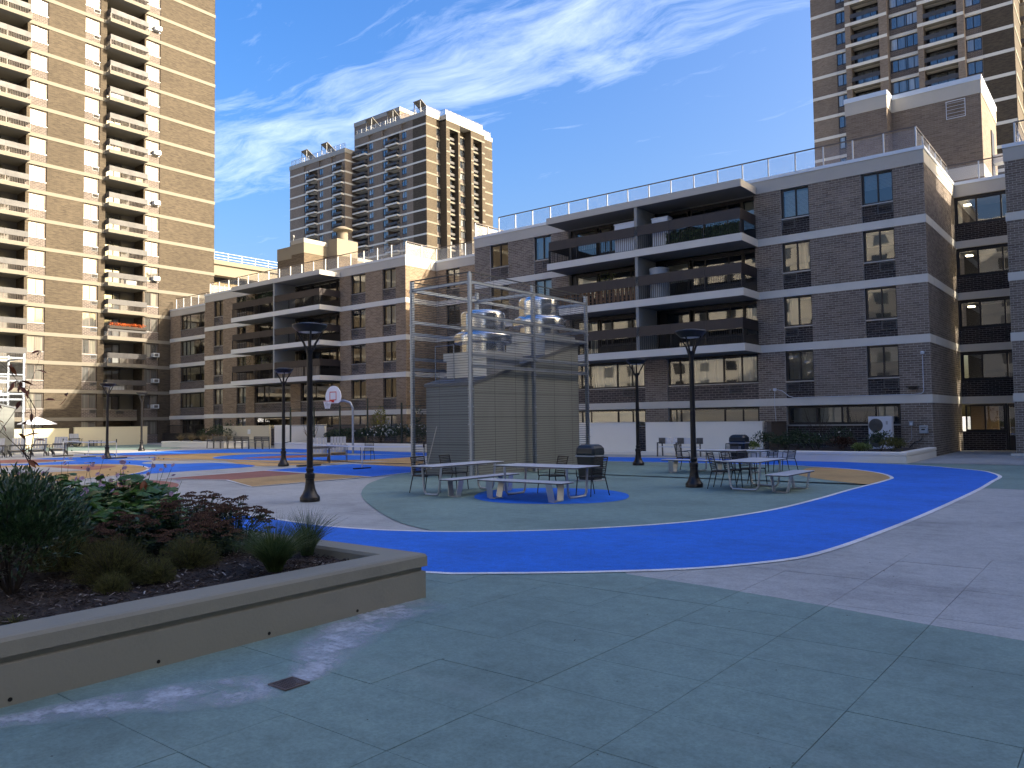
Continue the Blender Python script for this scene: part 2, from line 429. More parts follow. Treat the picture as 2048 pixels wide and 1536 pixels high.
def spandrel(bld, fr, r0, r1, z0, z1, d=.07, mat='brick_spandrel', vent=None, sill=True, back=.3):
    w_, h_ = r1 - r0, z1 - z0
    def mk(): return MB().box(0, w_, 0, back, 0, h_).mesh('spandrel', mat)
    o = place('spandrel', cached(('sp', round(w_, 2), round(h_, 2), mat, back), mk), bld, fr.p(r0, d, z0), fr.rz)
    if sill:
        def ms(): return MB().box(-.0, w_, -.05, .12, 0, .045).mesh('sill', 'sill_metal')
        s_ = bpy.data.objects.new('sill', cached(('sl', round(w_, 2)), ms)); col.objects.link(s_); s_.parent = o; s_.location = (0, 0, h_ - .002)
    if vent:
        vx, vw, vh = vent
        v = bpy.data.objects.new('vent_grille', vent_mesh(vw, vh)); col.objects.link(v); v.parent = o; v.location = (vx, -.012, h_ - vh - .03)
    return o

class Bricks:
    """modelled running-bond bricks laid over mortar faces, joined into one part"""
    BL, BH, J = .305, .1016, .014
    def __init__(s): s.mb = MB(); s.list = []
    def fill(s, fr, r0, r1, z0, z1, d=0., proud=.011, singles=None):
        BL, BH, J = s.BL, s.BH, s.J
        n = max(1, round((z1 - z0) / BH)); bh = (z1 - z0) / n
        for i in range(n):
            za, zb = z0 + i * bh + J / 2, z0 + (i + 1) * bh - J / 2
            r = math.floor(r0 / BL) * BL - (BL / 2 if (round((z0 / BH)) + i) % 2 else 0)
            while r < r1:
                a, b = max(r0, r + J / 2), min(r1, r + BL - J / 2)
                if b - a > .02:
                    pr = proud + random.uniform(-.003, .003)
                    if singles is not None and len(singles) < 300 and b - a > BL - J - .01: singles.append((fr, a, za, b - a, zb - za, d, pr))
                    else:
                        m = s.mb; i0 = len(m.v)
                        m.v += [fr.p(a, d - pr, za), fr.p(b, d - pr, za), fr.p(b, d - pr, zb), fr.p(a, d - pr, zb), fr.p(a, d, za), fr.p(b, d, za), fr.p(b, d, zb), fr.p(a, d, zb)]
                        for q in ((0, 1, 2, 3), (4, 5, 1, 0), (5, 6, 2, 1), (6, 7, 3, 2), (7, 4, 0, 3)):
                            m.f.append(tuple(i0 + k for k in q)); m.sm.append(False)
                r += BL
def lay_singles(bld, lst):
    for fr, a, za, bw, bh, d, pr in lst:
        def mk(): return MB().box(0, Bricks.BL - Bricks.J, 0, .03, 0, bh).mesh('brick', 'brick_single')
        place('brick', cached(('bk', round(bh, 3)), mk), bld, fr.p(a, d - pr, za), fr.rz)

def balusters_mesh(w_, h_, step, mat, t=.018):
    def mk():
        m = MB(); n = max(2, int(w_ / step)); 
        for i in range(n + 1): 
            x = i * w_ / n; m.box(x - t / 2, x + t / 2, -t / 2, t / 2, .0, h_)
        m.box(0, w_, -.02, .02, .0, .035)
        k = max(1, int(w_ / 1.6))
        for i in range(k + 1): m.box(i * w_ / k - .025, i * w_ / k + .025, -.025, .025, 0, h_)
        return m.mesh('balusters', mat)
    return cached(('bl', round(w_, 2), round(h_, 2), step, mat), mk)
def balcony(bld, fr, r0, r1, zb, proj, th=.36, deep=.1, pmat='parapet_bronze', bmat='baluster_black', low=.72, high=.50, step=.115, ends=(1, 1), slabmat='concrete_band', inset=.10, panels=1):
    """slab with a solid upper rail panel over open balusters"""
    m = MB(); fr.box(m, r0, r1, -proj, deep, zb, zb + th)
    b = obj('balcony', m, slabmat, bld)
    f0, f1 = r0 + inset * ends[0], r1 - inset * ends[1]; zt = zb + th
    def child(name, me, r, d, z, extra=0):
        o = bpy.data.objects.new(name, me); col.objects.link(o); o.parent = b
        pw = WORLD[b.name]; o.location = Vector(fr.p(r, d, z)) - pw; o.rotation_euler = (0, 0, fr.rz + extra); return o
    def pm(w_): 
        def mk():
            q = MB()
            k = max(1, round(w_ / 1.7)) if panels else 1
            for i in range(k): q.box(i * w_ / k + (.004 if i else 0), (i + 1) * w_ / k - (.004 if i < k - 1 else 0), 0, .05, 0, high)
            return q.mesh('parapet_panel', pmat)
        return cached(('pp', round(w_, 2), high, pmat), mk)
    sf = MB(); fr.box(sf, r0 + .03, r1 - .03, -proj + .03, -.05, zb - .006, zb - .002); so = obj('shade_grey', sf, 'shade_grey', None); so.parent = b  # added dark sheet paints shade on the slab underside
    child('parapet_panel', pm(f1 - f0), f0, -proj + inset * .6, zt + low)
    child('balusters', balusters_mesh(f1 - f0, low, step, bmat), f0, -proj + inset * .6 + .025, zt)
    sl = proj - inset * .6 - .055
    if ends[0]:
        child('parapet_panel', pm(sl), f0 + .05, -proj + inset * .6 + .055, zt + low, R(90)); child('balusters', balusters_mesh(sl, low, step, bmat), f0 + .025, -proj + inset * .6 + .055, zt, R(90))
    if ends[1]:
        child('parapet_panel', pm(sl), f1, -proj + inset * .6 + .055, zt + low, R(90)); child('balusters', balusters_mesh(sl, low, step, bmat), f1 - .025, -proj + inset * .6 + .055, zt, R(90))
    return b
def railing(bld, pts, z, h=1.0, step=1.32, panel='railing_mesh', post='rail_metal', top='rail_dark'):
    """roof guard rail: posts, a top rail and infill panels"""
    m = MB(); 
    for a, b in zip(pts, pts[1:]): m.bar((*a, z + h), (*b, z + h), .06, .05)
    rl = obj('roof_railing', m, top, bld); pw = WORLD[rl.name]
    for a, b in zip(pts, pts[1:]):
        a, b = Vector((*a, 0)), Vector((*b, 0)); ln = (b - a).length; n = max(1, round(ln / step)); dd = (b - a) / n; ang = math.atan2(dd.y, dd.x)
        def mp(): return MB().box(-.03, .03, -.03, .03, 0, h - .025).mesh('railing_post', post)
        def mq(): 
            q = MB(); L_ = ln / n - .14; q.quad((0, 0, .06), (L_, 0, .06), (L_, 0, h - .1), (0, 0, h - .1)); return q.mesh('railing_panel', panel)
        pm, qm = cached(('rp', h, post), mp), cached(('rq', round(ln / n, 3), h, panel), mq)
        for i in range(n + 1):
            if i == n and b != Vector((*pts[-1], 0)): continue
            o = bpy.data.objects.new('railing_post', pm); col.objects.link(o); o.parent = rl; o.location = a + dd * i + Vector((0, 0, z)) - pw; o.rotation_euler = (0, 0, ang)
        for i in range(n):
            o = bpy.data.objects.new('railing_panel', qm); col.objects.link(o); o.parent = rl; o.location = a + dd * i + dd.normalized() * .07 + Vector((0, 0, z)) - pw; o.rotation_euler = (0, 0, ang)
    return rl
def wall_part(bld, mb, mat, name='wall'): return split(name, mb, mat, bld)

Z0, FH, BT = 2.31, 2.607, .36
BK = [Z0 + FH * k for k in range(4)]; FAS = 12.74; COP = 13.49

# ------------------------------------------------------------------ the right-hand apartment block (main facade)
FM = Frame('S', 37.62); FE = Frame('E', -6.83)
main = thing('apartment_building', 'brown brick five-storey block with dark stacked balconies, behind the ventilation cage and picnic tables', 'building', (-19, 38, 0))
XL, XR = -32.65, -6.83
levels = [0.0] + BK; tops = BK + [FAS]
bays = [(-31.36, -29.91), (-27.94, -26.68), (-13.07, -11.74), (-9.40, -8.08)]
piers_full = [(XL, -31.36), (-29.91, -27.94), (-26.68, -25.43), (-14.40, -13.07), (-11.74, -9.40), (-8.08, XR)]
mort, bricks, dbr, dmort = MB(), Bricks(), Bricks(), MB(); singles = []
for k in range(5):
    z0 = levels[k] + (BT if k else 0); z1 = tops[k]
    prs = list(piers_full)
    if k <= 1: prs.append((-20.63, -19.30))
    if k == 0: prs = [q for q in prs if q != (-11.74, -9.40)]
    for a, b in prs:
        FM.box(mort, a, b, 0, .35, z0, z1)
    for a, b in sorted(prs, key=lambda q: -q[1]): bricks.fill(FM, a + .004, b - .004, z0, z1, singles=singles if k in (0, 1) and a > -12 else None)
    # side wall to the entrance recess
    FE.box(mort, 37.97, 44.85, 0, .35, z0, z1); 
    bricks.fill(FE, 37.63, 44.84, z0, z1)
wall_part(main, mort, 'mortar', 'mortar_wall')
lay_singles(main, singles)
for k in range(5):   # belt courses, one per floor
    if k < 4:
        m = MB(); FM.box(m, XL - .0, XR + .03, -.035, 1.3, BK[k], BK[k] + BT); m.box(-8.2, XR + .035, 38.92, 44.85, BK[k], BK[k] + BT)
        split('belt_course', m, 'concrete_band', main)
m = MB(); FM.box(m, XL, XR + .03, -.035, 1.3, FAS, 13.34); m.box(-8.2, XR + .035, 38.92, 44.85, FAS, 13.34); split('roof_fascia', m, 'concrete_fascia', main)
m = MB(); FM.box(m, XL - .03, XR + .065, -.07, .5, 13.34, COP); m.box(-7.3, XR + .065, 38.12, 44.83, 13.34, COP); split('coping', m, 'coping_metal', main)
m = MB(); m.box(XL, -7.3, 38.12, 62, 12.9, 13.30); obj('roof', m, 'roof_gravel', main)
m = MB(); m.box(XL, -8.2, 38.95, 39.0, 0, 12.75); obj('room_backdrop', m, 'interior_dark', main)
# joints in the precast bands
m = MB(); fillm = None
# windows of the plain bays
for k in range(1, 5):
    z0 = levels[k] + BT; z1 = tops[k]
    for i, (a, b) in enumerate(bays):
        window(main, FM, a + .05, b, z0 + .82, z1 - .03, .1, (.5, .5))
        vx = .04 if i == 2 else (b - a) - .66
        if i >= 2:
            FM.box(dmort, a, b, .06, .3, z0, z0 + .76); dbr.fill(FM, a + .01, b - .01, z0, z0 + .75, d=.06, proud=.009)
            sp = obj('sill', MB().box(a, b, FM.o - .03, FM.o + .12, z0 + .76, z0 + .81), 'sill_metal', main)
            v = place('vent_grille', vent_mesh(.62, .42), main, FM.p(a + vx, .035, z0 + .31))
        else: spandrel(main, FM, a, b, z0, z0 + .78, .06, vent=(vx, .62, .42))
        FM.box(m, a, a + .05, .08, .3, z0 + .8, z1)
# glazed walls behind the balconies
apts = [(-25.43, -20.05), (-19.80, -14.40)]
for k in range(2, 5):
    z0 = levels[k] + BT; z1 = tops[k]
    for j, (a, b) in enumerate(apts):
        n = b - a
        window(main, FM, a + .35, a + 1.75, z0 + .05, z1 - .12, .28, (1.,), curtain=random.choice(['none', 'right', 'none', 'top']), t=.07, name='balcony_door')
        window(main, FM, a + 1.9, b - .75, z0 + .62, z1 - .12, .28, (.27, .46, .27), curtain=random.choice(['none', 'top', 'none', 'none']), t=.07)
        window(main, FM, b - .70, b - .03, z0 + .5, z1 - .12, .28, (1.,), curtain=random.choice(['none', 'top', 'full']), t=.05)
        FM.box(m, a + 1.76, b, .26, .4, z0, z0 + .6); FM.box(m, a, b, .26, .5, z1 - .12, z1); FM.box(m, a, a + .34, .26, .5, z0, z1 - .12); FM.box(m, b - .75, b - .7, .26, .4, z0 + .6, z1 - .12)
    FM.box(m, -20.05, -19.80, .02, .6, z0, z1)
for k in (0, 1):
    z0 = levels[k] + (BT if k else 0); z1 = tops[k]
    for a, b in ((-25.43, -20.63), (-19.30, -14.40)):
        zs = 1.36 if k == 0 else z0 + .78
        window(main, FM, a + .05, b - .05, zs + .05, z1 - .04, .12, (.13, .13, .37, .20, .17), curtain='none' if k else 'blind', t=.06)
        if k: place('curtain', curtain_mesh(1.6, 1.35, 'curtain_white'), main, FM.p(a + 1.4, .35, zs + .06)); place('curtain', curtain_mesh(.9, 1.35, 'curtain_white'), main, FM.p(b - 1.1, .33, zs + .06))
        spandrel(main, FM, a, b, z0, zs, .06, vent=(3.4, .7, .42) if k else None, sill=True)
window(main, FM, -13.0, -8.15, 1.42, BK[0] - .05, .12, (.27, .23, .05, .25, .20), curtain='none', t=.07)
for (cx, cw, cm) in ((-11.62, 1.05, 'curtain_white'), (-9.05, .62, 'curtain_white'), (-12.85, 1.2, 'blind_grey')): place('blind', curtain_mesh(cw, .78, cm, True), main, FM.p(cx, .34, 1.46))
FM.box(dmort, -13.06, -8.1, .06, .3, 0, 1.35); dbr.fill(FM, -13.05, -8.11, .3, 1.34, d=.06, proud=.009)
obj('sill', MB().box(-13.06, -8.1, FM.o - .03, FM.o + .12, 1.352, 1.41), 'sill_metal', main)
split('window_surround', m, 'frame_bronze', main)
# balconies on three floors and the canopy slab over them
for k in (1, 2, 3):
    balcony(main, FM, -25.55, -19.92, BK[k], 2.02, BT, .25, ends=(1, 0)); balcony(main, FM, -19.915, -14.23, BK[k], 2.02, BT, .25, ends=(0, 1))
    obj('dividing_wall', MB().box(-20.0, -19.84, 35.66, 37.62, BK[k] + BT, tops[k + 1]), 'divider', main)
m = MB(); FM.box(m, -25.55, -14.23, -2.02, -.075, 12.72, 13.07); obj('canopy_slab', m, 'concrete_fascia', main); m = MB(); FM.box(m, -25.52, -14.26, -1.99, -.08, 12.712, 12.717); obj('shade_grey', m, 'shade_grey', main)  # dark sheet below the canopy is painted shade
# roof rail and the stair head on the roof
railing(main, [(-30.9, 37.95), (-7.15, 37.95), (-7.15, 45.2), (-4.3, 45.2)], COP - .03, 1.05, 1.32, 'railing_glass')
BH_ = thing('roof_bulkhead', 'dark brick roof house with white coping and a louvred vent, at the right', 'roof house', (-9, 47, 13.3))
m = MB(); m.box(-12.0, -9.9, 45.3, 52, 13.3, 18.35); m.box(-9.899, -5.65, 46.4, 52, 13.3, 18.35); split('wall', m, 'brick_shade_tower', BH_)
m = MB(); m.box(-12.03, -9.87, 45.27, 52.03, 18.35, 19.05); m.box(-9.869, -5.62, 46.37, 52.03, 18.35, 19.05); split('roof_fascia', m, 'concrete_fascia', BH_)
m = MB(); m.box(-12.06, -9.84, 45.24, 52.06, 19.05, 19.3); m.box(-9.839, -5.59, 46.34, 52.06, 19.05, 19.3); split('coping', m, 'coping_metal', BH_)
m = MB(); m.box(-9.87, -5.62, 46.37, 52.02, 14.0, 14.65); split('belt_course', m, 'concrete_fascia', BH_)
vm = vent_mesh(.9, .95).copy(); vm.materials[0] = MATS['louver_white']; o = place('vent_grille', vm, BH_, (-7.25, 46.36, 17.3))
m = MB(); m.box(-5.649, -5.6, 49.6, 50.6, 14.2, 17.3); obj('door_recess', m, 'frame_bronze', BH_)
ac = MB(); ac.box(-5.6, -4.9, 49.8, 50.5, 15.5, 15.95); obj('air_conditioner', ac, 'coping_metal', BH_)

# ------------------------------------------------------------------ the wing at the right edge and the recessed entrance
FR = Frame('S', 39.9); rw = thing('apartment_building', 'brick wing cut off by the right edge, beside the shaded entrance recess', 'building', (-1, 40, 0))
m = MB(); b2 = Bricks()
for k in range(5):
    z0 = levels[k] + (BT if k else 0); z1 = tops[k]
    FR.box(m, -4.08, 26, 0, 5, z0, z1); b2.fill(FR, -4.07, -2.6, z0, z1)
split('wall', m, 'mortar', rw); obj('brick_facing', b2.mb, 'brick', rw)['kind'] = 'stuff'
for k in range(4):
    q = MB(); FR.box(q, -4.12, 26, -.035, 5, BK[k], BK[k] + BT); split('belt_course', q, 'concrete_band', rw)
q = MB(); FR.box(q, -4.12, 26, -.035, 5, FAS, 13.34); obj('roof_fascia', q, 'concrete_fascia', rw)
q = MB(); FR.box(q, -4.15, 26, -.07, 5, 13.34, COP); obj('coping', q, 'coping_metal', rw)
railing(rw, [(-3.7, 43.2), (-3.7, 40.3), (3.5, 40.3)], COP - .02, 1.05, 1.3, 'railing_glass')
obj('kerb_step', MB().box(-4.25, 4, 39.55, 39.86, 0, .1), 'concrete_band', rw)
FX = Frame('S', 44.85)
q = MB(); q2 = MB()
for k in range(5):
    z0 = levels[k] + (BT if k else 0); z1 = tops[k]
    if k:
        window(main, FX, -6.75, -4.1, z0 + .84, z1 - .1, .14, (.33, .40, .27), curtain='none', t=.07)
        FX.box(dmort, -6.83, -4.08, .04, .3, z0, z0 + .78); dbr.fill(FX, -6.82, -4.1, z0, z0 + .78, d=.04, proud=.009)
        FX.box(q, -6.83, -4.08, .05, .2, z0 + .78, z0 + .84); FX.box(q, -6.83, -6.75, .1, .3, z0 + .84, z1); FX.box(q, -6.75, -4.08, .1, .3, z1 - .1, z1)
    if k >= 2:
        for cx in (-6.5, -4.55): o = place('ceiling_light', MB().box(0, .3, 0, .3, 0, .05).mesh('ceiling_light', 'lamp_glow'), main, FX.p(cx, .7, z1 - .3))
    FX.box(q2, -6.83, -4.08, 2.5, 2.55, z0, z1)
    FX.box(q2, -6.83, -4.08, .3, 2.5, z1 - .02, z1 - .001)
for k in range(4):
    z = MB(); FX.box(z, -6.79, -4.13, -.03, 2.5, BK[k], BK[k] + BT); split('belt_course', z, 'concrete_band', main)
z = MB(); FX.box(z, -6.79, -4.13, -.03, 2.5, FAS, 13.34); obj('roof_fascia', z, 'concrete_fascia', main)
z = MB(); FX.box(z, -6.77, -4.16, -.07, .5, 13.34, COP); obj('coping', z, 'coping_metal', main)
# ground-floor lobby: glazing, brick dwarf wall, door with a paper notice
window(main, FX, -6.7, -5.0, .95, 2.25, .14, (.5, .5), curtain='none', t=.07)
FX.box(dmort, -6.83, -4.98, .04, .3, 0, .88); dbr.fill(FX, -6.82, -4.99, 0, .88, d=.04, proud=.009)
FX.box(q, -6.83, -4.98, .03, .25, .88, .95); FX.box(q, -4.98, -4.9, .05, .25, 0, 2.3)
dr = place('door', win_frame_mesh(.82, 2.25, (1.,), 'frame_bronze', .08), main, FX.p(-4.9, .12, 0))
p_ = lobj('pane', MB().quad((.08, .04, .3), (.74, .04, .3), (.74, .04, 2.1), (.08, .04, 2.1)), 'glass', dr)
p_ = lobj('kick_plate', MB().box(.08, .74, .03, .06, .1, .75), 'parapet_bronze', dr)
p_ = lobj('notice', MB().box(.42, .74, .015, .02, 1.38, 1.62), 'coping_metal', dr)
z = MB(); FX.box(z, -6.6, -5.4, 1.2, 1.25, .9, 2.25); obj('lobby_wall', z, 'interior_tan', main)
split('window_surround', q, 'frame_bronze', main); split('room_backdrop', q2, 'interior_dark', main)
obj('brick_facing', bricks.mb, 'brick', main)['kind'] = 'stuff'
obj('dark_brick_facing', dbr.mb, 'dark_brick', main)['kind'] = 'stuff'
split('dark_mortar', dmort, 'dark_mortar', main)

# ------------------------------------------------------------------ the long wing on the left of the cage
FW = Frame('S', 38.4); FWM = Frame('S', 41.45); FWF = Frame('S', 41.2); FWE = Frame('E', -39.75)
wing = thing('apartment_building', 'tan brick five-storey wing with paired balconies, behind the basketball hoop', 'building', (-55, 39, 0))
m = MB(); fm = MB()
wp = [(-65.6, -64.2), (-62.7, -60.57), (-59.2, -57.92), (-46.86, -45.6), (-43.95, -42.12), (-40.75, -39.75)]
wb = [(-64.2, -62.7), (-60.57, -59.2), (-45.6, -43.95), (-42.12, -40.75)]
for k in range(5):
    z0 = levels[k] + (BT if k else 0); z1 = tops[k]
    prs = list(wp)
    if k <= 1: prs.append((-52.96, -51.67))
    for a, b in prs: FW.box(m, a, b, 0, .4, z0, z1)
    FWE.box(m, 38.8, 41.45, 0, .4, z0, z1)
    for i, (a, b) in enumerate(wb):
        if k == 0:
            window(wing, FW, a, b, 1.35, z1 - .04, .12, (.5, .5), pmat='pane_blue'); spandrel(wing, FW, a, b, 0, 1.33, .08); continue
        window(wing, FW, a + .04, b, z0 + .82, z1 - .03, .12, (.52, .48))
        spandrel(wing, FW, a, b, z0, z0 + .78, .08, vent=(.1, .62, .42))
    for a, b in ((-57.92, -52.96), (-51.67, -46.86)):
        if k <= 1:
            zs = 1.36 if k == 0 else z0 + .78
            window(wing, FW, a + .1, b - .1, zs + .03, z1 - .04, .14, (.22, .14, .40, .24), curtain='none'); spandrel(wing, FW, a, b, z0, zs, .08, vent=(1.0, .7, .42) if k else None)
    if k >= 2:
        for a, b in ((-57.92, -52.5), (-52.3, -46.86)):
            window(wing, FW, a + .3, a + 1.7, z0 + .05, z1 - .12, .28, (1.,), curtain='none', t=.07, name='balcony_door'); window(wing, FW, a + 1.8, b - .7, z0 + .6, z1 - .12, .28, (.3, .4, .3), curtain='none', t=.07)
            window(wing, FW, b - .62, b - .03, z0 + .5, z1 - .12, .28, (1.,), t=.05)
            FW.box(fm, a, b, .26, .5, z1 - .12, z1); FW.box(fm, a, a + .3, .26, .5, z0, z1 - .12); FW.box(fm, a + 1.7, b, .26, .4, z0, z0 + .6)
    # recessed middle bay and far end section
    FWM.box(m, -39.75, -38.74, 0, .4, z0, z1); FWM.box(m, -37.42, XL, 0, .4, z0, z1)
    FWF.box(m, -76.9, -75.0, 0, .4, z0, z1); FWF.box(m, -70.5, -65.5, 0, .4, z0, z1)
    if k:
        window(wing, FWM, -38.74, -37.42, z0 + .82, z1 - .03, .12, (.5, .5)); spandrel(wing, FWM, -38.74, -37.42, z0, z0 + .78, .08, vent=(.6, .62, .42))
        window(wing, FWF, -75.0, -70.5, z0 + .75, z1 - .05, .14, (.2, .16, .42, .22)); spandrel(wing, FWF, -75.0, -70.5, z0, z0 + .72, .08)
    else:
        window(wing, FWM, -38.74, -37.42, 1.2, z1 - .03, .12, (.5, .5)); spandrel(wing, FWM, -38.74, -37.42, 0, 1.18, .08)
        window(wing, FWF, -75.0, -70.5, .05, z1 - .05, .3, (.25, .25, .25, .25), curtain='none')
split('wall', m, 'brick_wall', wing); split('window_surround', fm, 'frame_bronze', wing)
for k in range(5):
    q = MB(); z0, z1 = (BK[k], BK[k] + BT) if k < 4 else (FAS, 13.34)
    FW.box(q, -65.64, -39.72, -.035, 1.2, z0, z1); q.box(-41, -39.715, 39.6, 41.42, z0, z1); FWM.box(q, -39.7, XL - .01, -.035, 1.2, z0, z1); FWF.box(q, -76.95, -65.66, -.035, 1.2, z0, z1)
    split('belt_course' if k < 4 else 'roof_fascia', q, 'concrete_band' if k < 4 else 'concrete_fascia', wing)
q = MB(); FW.box(q, -65.67, -39.69, -.07, .45, 13.34, COP); q.box(-40.2, -39.69, 38.85, 41.40, 13.34, COP); FWM.box(q, -39.69, XL - .03, -.07, .45, 13.34, COP); FWF.box(q, -76.95, -65.67, -.07, .45, 13.34, COP); split('coping', q, 'coping_metal', wing)
q = MB(); q.box(-76.9, -40.2, 41.65, 60, 12.9, 13.3); q.box(-65.6, -40.2, 38.85, 41.64, 12.9, 13.3); q.box(-40.19, XL - .05, 41.9, 60, 12.9, 13.3); split('roof', q, 'roof_gravel', wing)
q = MB(); FW.box(q, -65.5, -40.2, 1.0, 1.05, 0, 12.7); FWM.box(q, -40.1, XL, 1.0, 1.05, 0, 12.7); FWF.box(q, -76.9, -65.6, 1.0, 1.05, 0, 12.7); split('room_backdrop', q, 'interior_dark', wing)
for k in (1, 2, 3):
    balcony(wing, FW, -58.25, -52.42, BK[k], 2.0, BT, .25, ends=(1, 0)); balcony(wing, FW, -52.415, -46.7, BK[k], 2.0, BT, .25, ends=(0, 1))
    obj('dividing_wall', MB().box(-52.5, -52.34, 36.45, 38.4, BK[k] + BT, tops[k + 1]), 'divider', wing)
q = MB(); FW.box(q, -58.25, -46.7, -2.0, -.075, 12.72, 13.07); obj('canopy_slab', q, 'concrete_fascia', wing); q = MB(); FW.box(q, -58.22, -46.73, -1.97, -.08, 12.712, 12.717); obj('shade_grey', q, 'shade_grey', wing)  # shade under the wing canopy, painted as a dark sheet
railing(wing, [(-76.5, 41.6), (-65.3, 41.6)], COP - .02, 1.15, 1.32); railing(wing, [(-65.3, 43), (-65.3, 38.7), (-40.0, 38.7), (-40.0, 41.8), (-32.9, 41.8), (-32.9, 38.0)], COP - .02, 1.05, 1.5)
# roof house with chimney
wh = thing('roof_bulkhead', 'tan brick roof house with a flue cap, on the wing roof below the far tower', 'roof house', (-60, 47, 13.3))
q = MB(); q.box(-64.1, -61.9, 45.0, 49, 13.3, 17.3); q.box(-61.899, -60.0, 45.0, 47.7, 13.3, 17.6); q.box(-60.0, -58.6, 47.7, 50.2, 13.3, 17.6); q.box(-61.8, -58.7, 50.2, 53.4, 13.3, 16.6); split('wall', q, 'brick_warm', wh)
q = MB(); q.box(-64.13, -61.9, 44.97, 49.03, 17.3, 18.45); q.box(-61.899, -59.97, 44.97, 47.7, 17.6, 18.55); q.box(-60.0, -58.57, 47.7, 50.23, 17.6, 19.2); q.box(-61.8, -58.67, 50.23, 53.43, 16.6, 17.4); split('roof_fascia', q, 'warm_fascia', wh)
q = MB(); q.box(-61.92, -59.94, 44.94, 47.68, 18.55, 18.95); q.box(-61.8, -58.64, 50.25, 53.46, 17.4, 17.75); split('coping', q, 'warm_coping', wh)
q = MB(); q.lathe([(.5, 0), (.5, .9), (.5, .95), (.95, 1.0), (.95, 1.1), (.3, 1.4), (.02, 1.45)], 20); fl = obj('flue', q, 'warm_fascia', wh, loc=(-59.2, 48.9, 19.2))
q = MB(); q.tube([(0, 0, 0), (0, 0, 1.1)], .05, 6); q.lathe([(.12, 1.1), (.16, 1.2), (.12, 1.4), (.03, 1.45)], 10); obj('flue_pipe', q, 'grille', wh, loc=(-63.0, 46, 18.45))
q = MB(); q.box(-58.66, -58.6, 51.2, 52.2, 13.3, 15.4); obj('door', q, 'grille', wh)
# ------------------------------------------------------------------ sunlit tower on the left
FT = Frame('E', -77.0); TZ, TH = 2.24, 2.571
lt = thing('apartment_tower', 'tall sunlit tan brick tower with cream bands, at the left edge of the plaza', 'tower', (-80, 25, 0))
NF = 24; zt_all = TZ + TH * NF
m = MB(); dk = MB(); niche = MB()
B_ = .33
solid = [(-22, 2.6), (4.4, 12.3), (13.8, 15.7), (20.6, 21.4), (22.0, 22.0), (27.68, 27.95), (29.42, 32.65), (34.05, 34.65), (38.36, 38.53), (40.0, 46.08)]
twins = [(2.6, 4.4), (12.3, 13.8), (27.95, 29.42), (32.65, 34.05), (38.53, 40.0)]
tbal = [(15.7, 20.6), (22.0, 27.68), (34.65, 38.36)]
for a, b in solid:
    if b > a: FT.box(m, a, b, 0, 2.2, 0, zt_all)
FT.box(m, -22, 46.08, 2.2, 16, 0, zt_all)
FT.box(m, 46.07, 46.08, 0, 2.2, 0, zt_all)
split('wall', m, 'brick_sunlit_tower', lt)
def kz(k): return TZ + TH * k
pm_cache = 'pane_tower'
m_n = MB()
for k in range(NF + 1):
    q = MB(); FT.box(q, -22, 15.65, -.04, .3, kz(k), kz(k) + B_); FT.box(q, 20.65, 21.95, -.04, .3, kz(k), kz(k) + B_); FT.box(q, 27.70, 34.63, -.04, .3, kz(k), kz(k) + B_); FT.box(q, 38.38, 46.12, -.04, .3, kz(k), kz(k) + B_)
    if k == 0: FT.box(q, 34.66, 38.35, .9, 2.0, kz(k), kz(k) + B_)
    split('belt_course', q, 'sunlit_band', lt)
ac_list = {2: 1, 4: 1, 6: 0, 9: 1, 11: 0, 15: 1, 18: 1, 0: 1}
for k in range(-1, NF):
    z0 = kz(k) + B_ if k >= 0 else 0; z1 = kz(k + 1)
    vis = k < 20
    for i, (a, b) in enumerate(twins):
        if not vis and i < 2: continue
        wi = window(lt, FT, a + .03, b - .03, z0 + .80, z1 - .03, .12, (.5, .5), 'frame_tower', 'pane_tower', t=.07)
        spandrel(lt, FT, a, b, z0, z0 + .76, .07, vent=(.78, .58, .34) if i == 3 else None)
        if i == 4 and k in (0, 1, 2, 5, 8, 10, 15, 17):
            v = MB(); v.box(0, .62, -.42, .1, 0, .4); v2 = MB(); v2.box(.12, .5, -.44, -.421, .07, .33)
            ao = place('air_conditioner', v.mesh('air_conditioner', 'coping_metal'), lt, FT.p(a + .75, 0, z0 + .85), FT.rz); lobj('vent_grille', v2, 'grille', ao)
    for j, (a, b) in enumerate(tbal):
        if k < 0: continue
        window(lt, FT, a + .05, b - 1.4, z0 + .02, z1 - .15, 1.85, (.3, .4, .3), 'frame_bronze', 'pane_blue', t=.07, name='balcony_door')
        FT.box(m_n, a, b, 1.95, 2.19, z0, z1); FT.box(m_n, b - 1.35, b, 1.80, 1.94, z0, z1)
        if k >= 1 or j == 1:
            bo = balcony(lt, FT, a - .06, b + .06, kz(k), .85, B_, 1.9, 'parapet_grey', 'frame_tower', slabmat='sunlit_band', low=.50, high=.50, step=.13, inset=.04)
        else:
            spandrel(lt, FT, a, b, z0, z0 + .7, 1.0, vent=(1.6, .8, .35))
split('niche_wall', m_n, 'shade_grey', lt)
# things left on the tower balconies
random.seed(5)

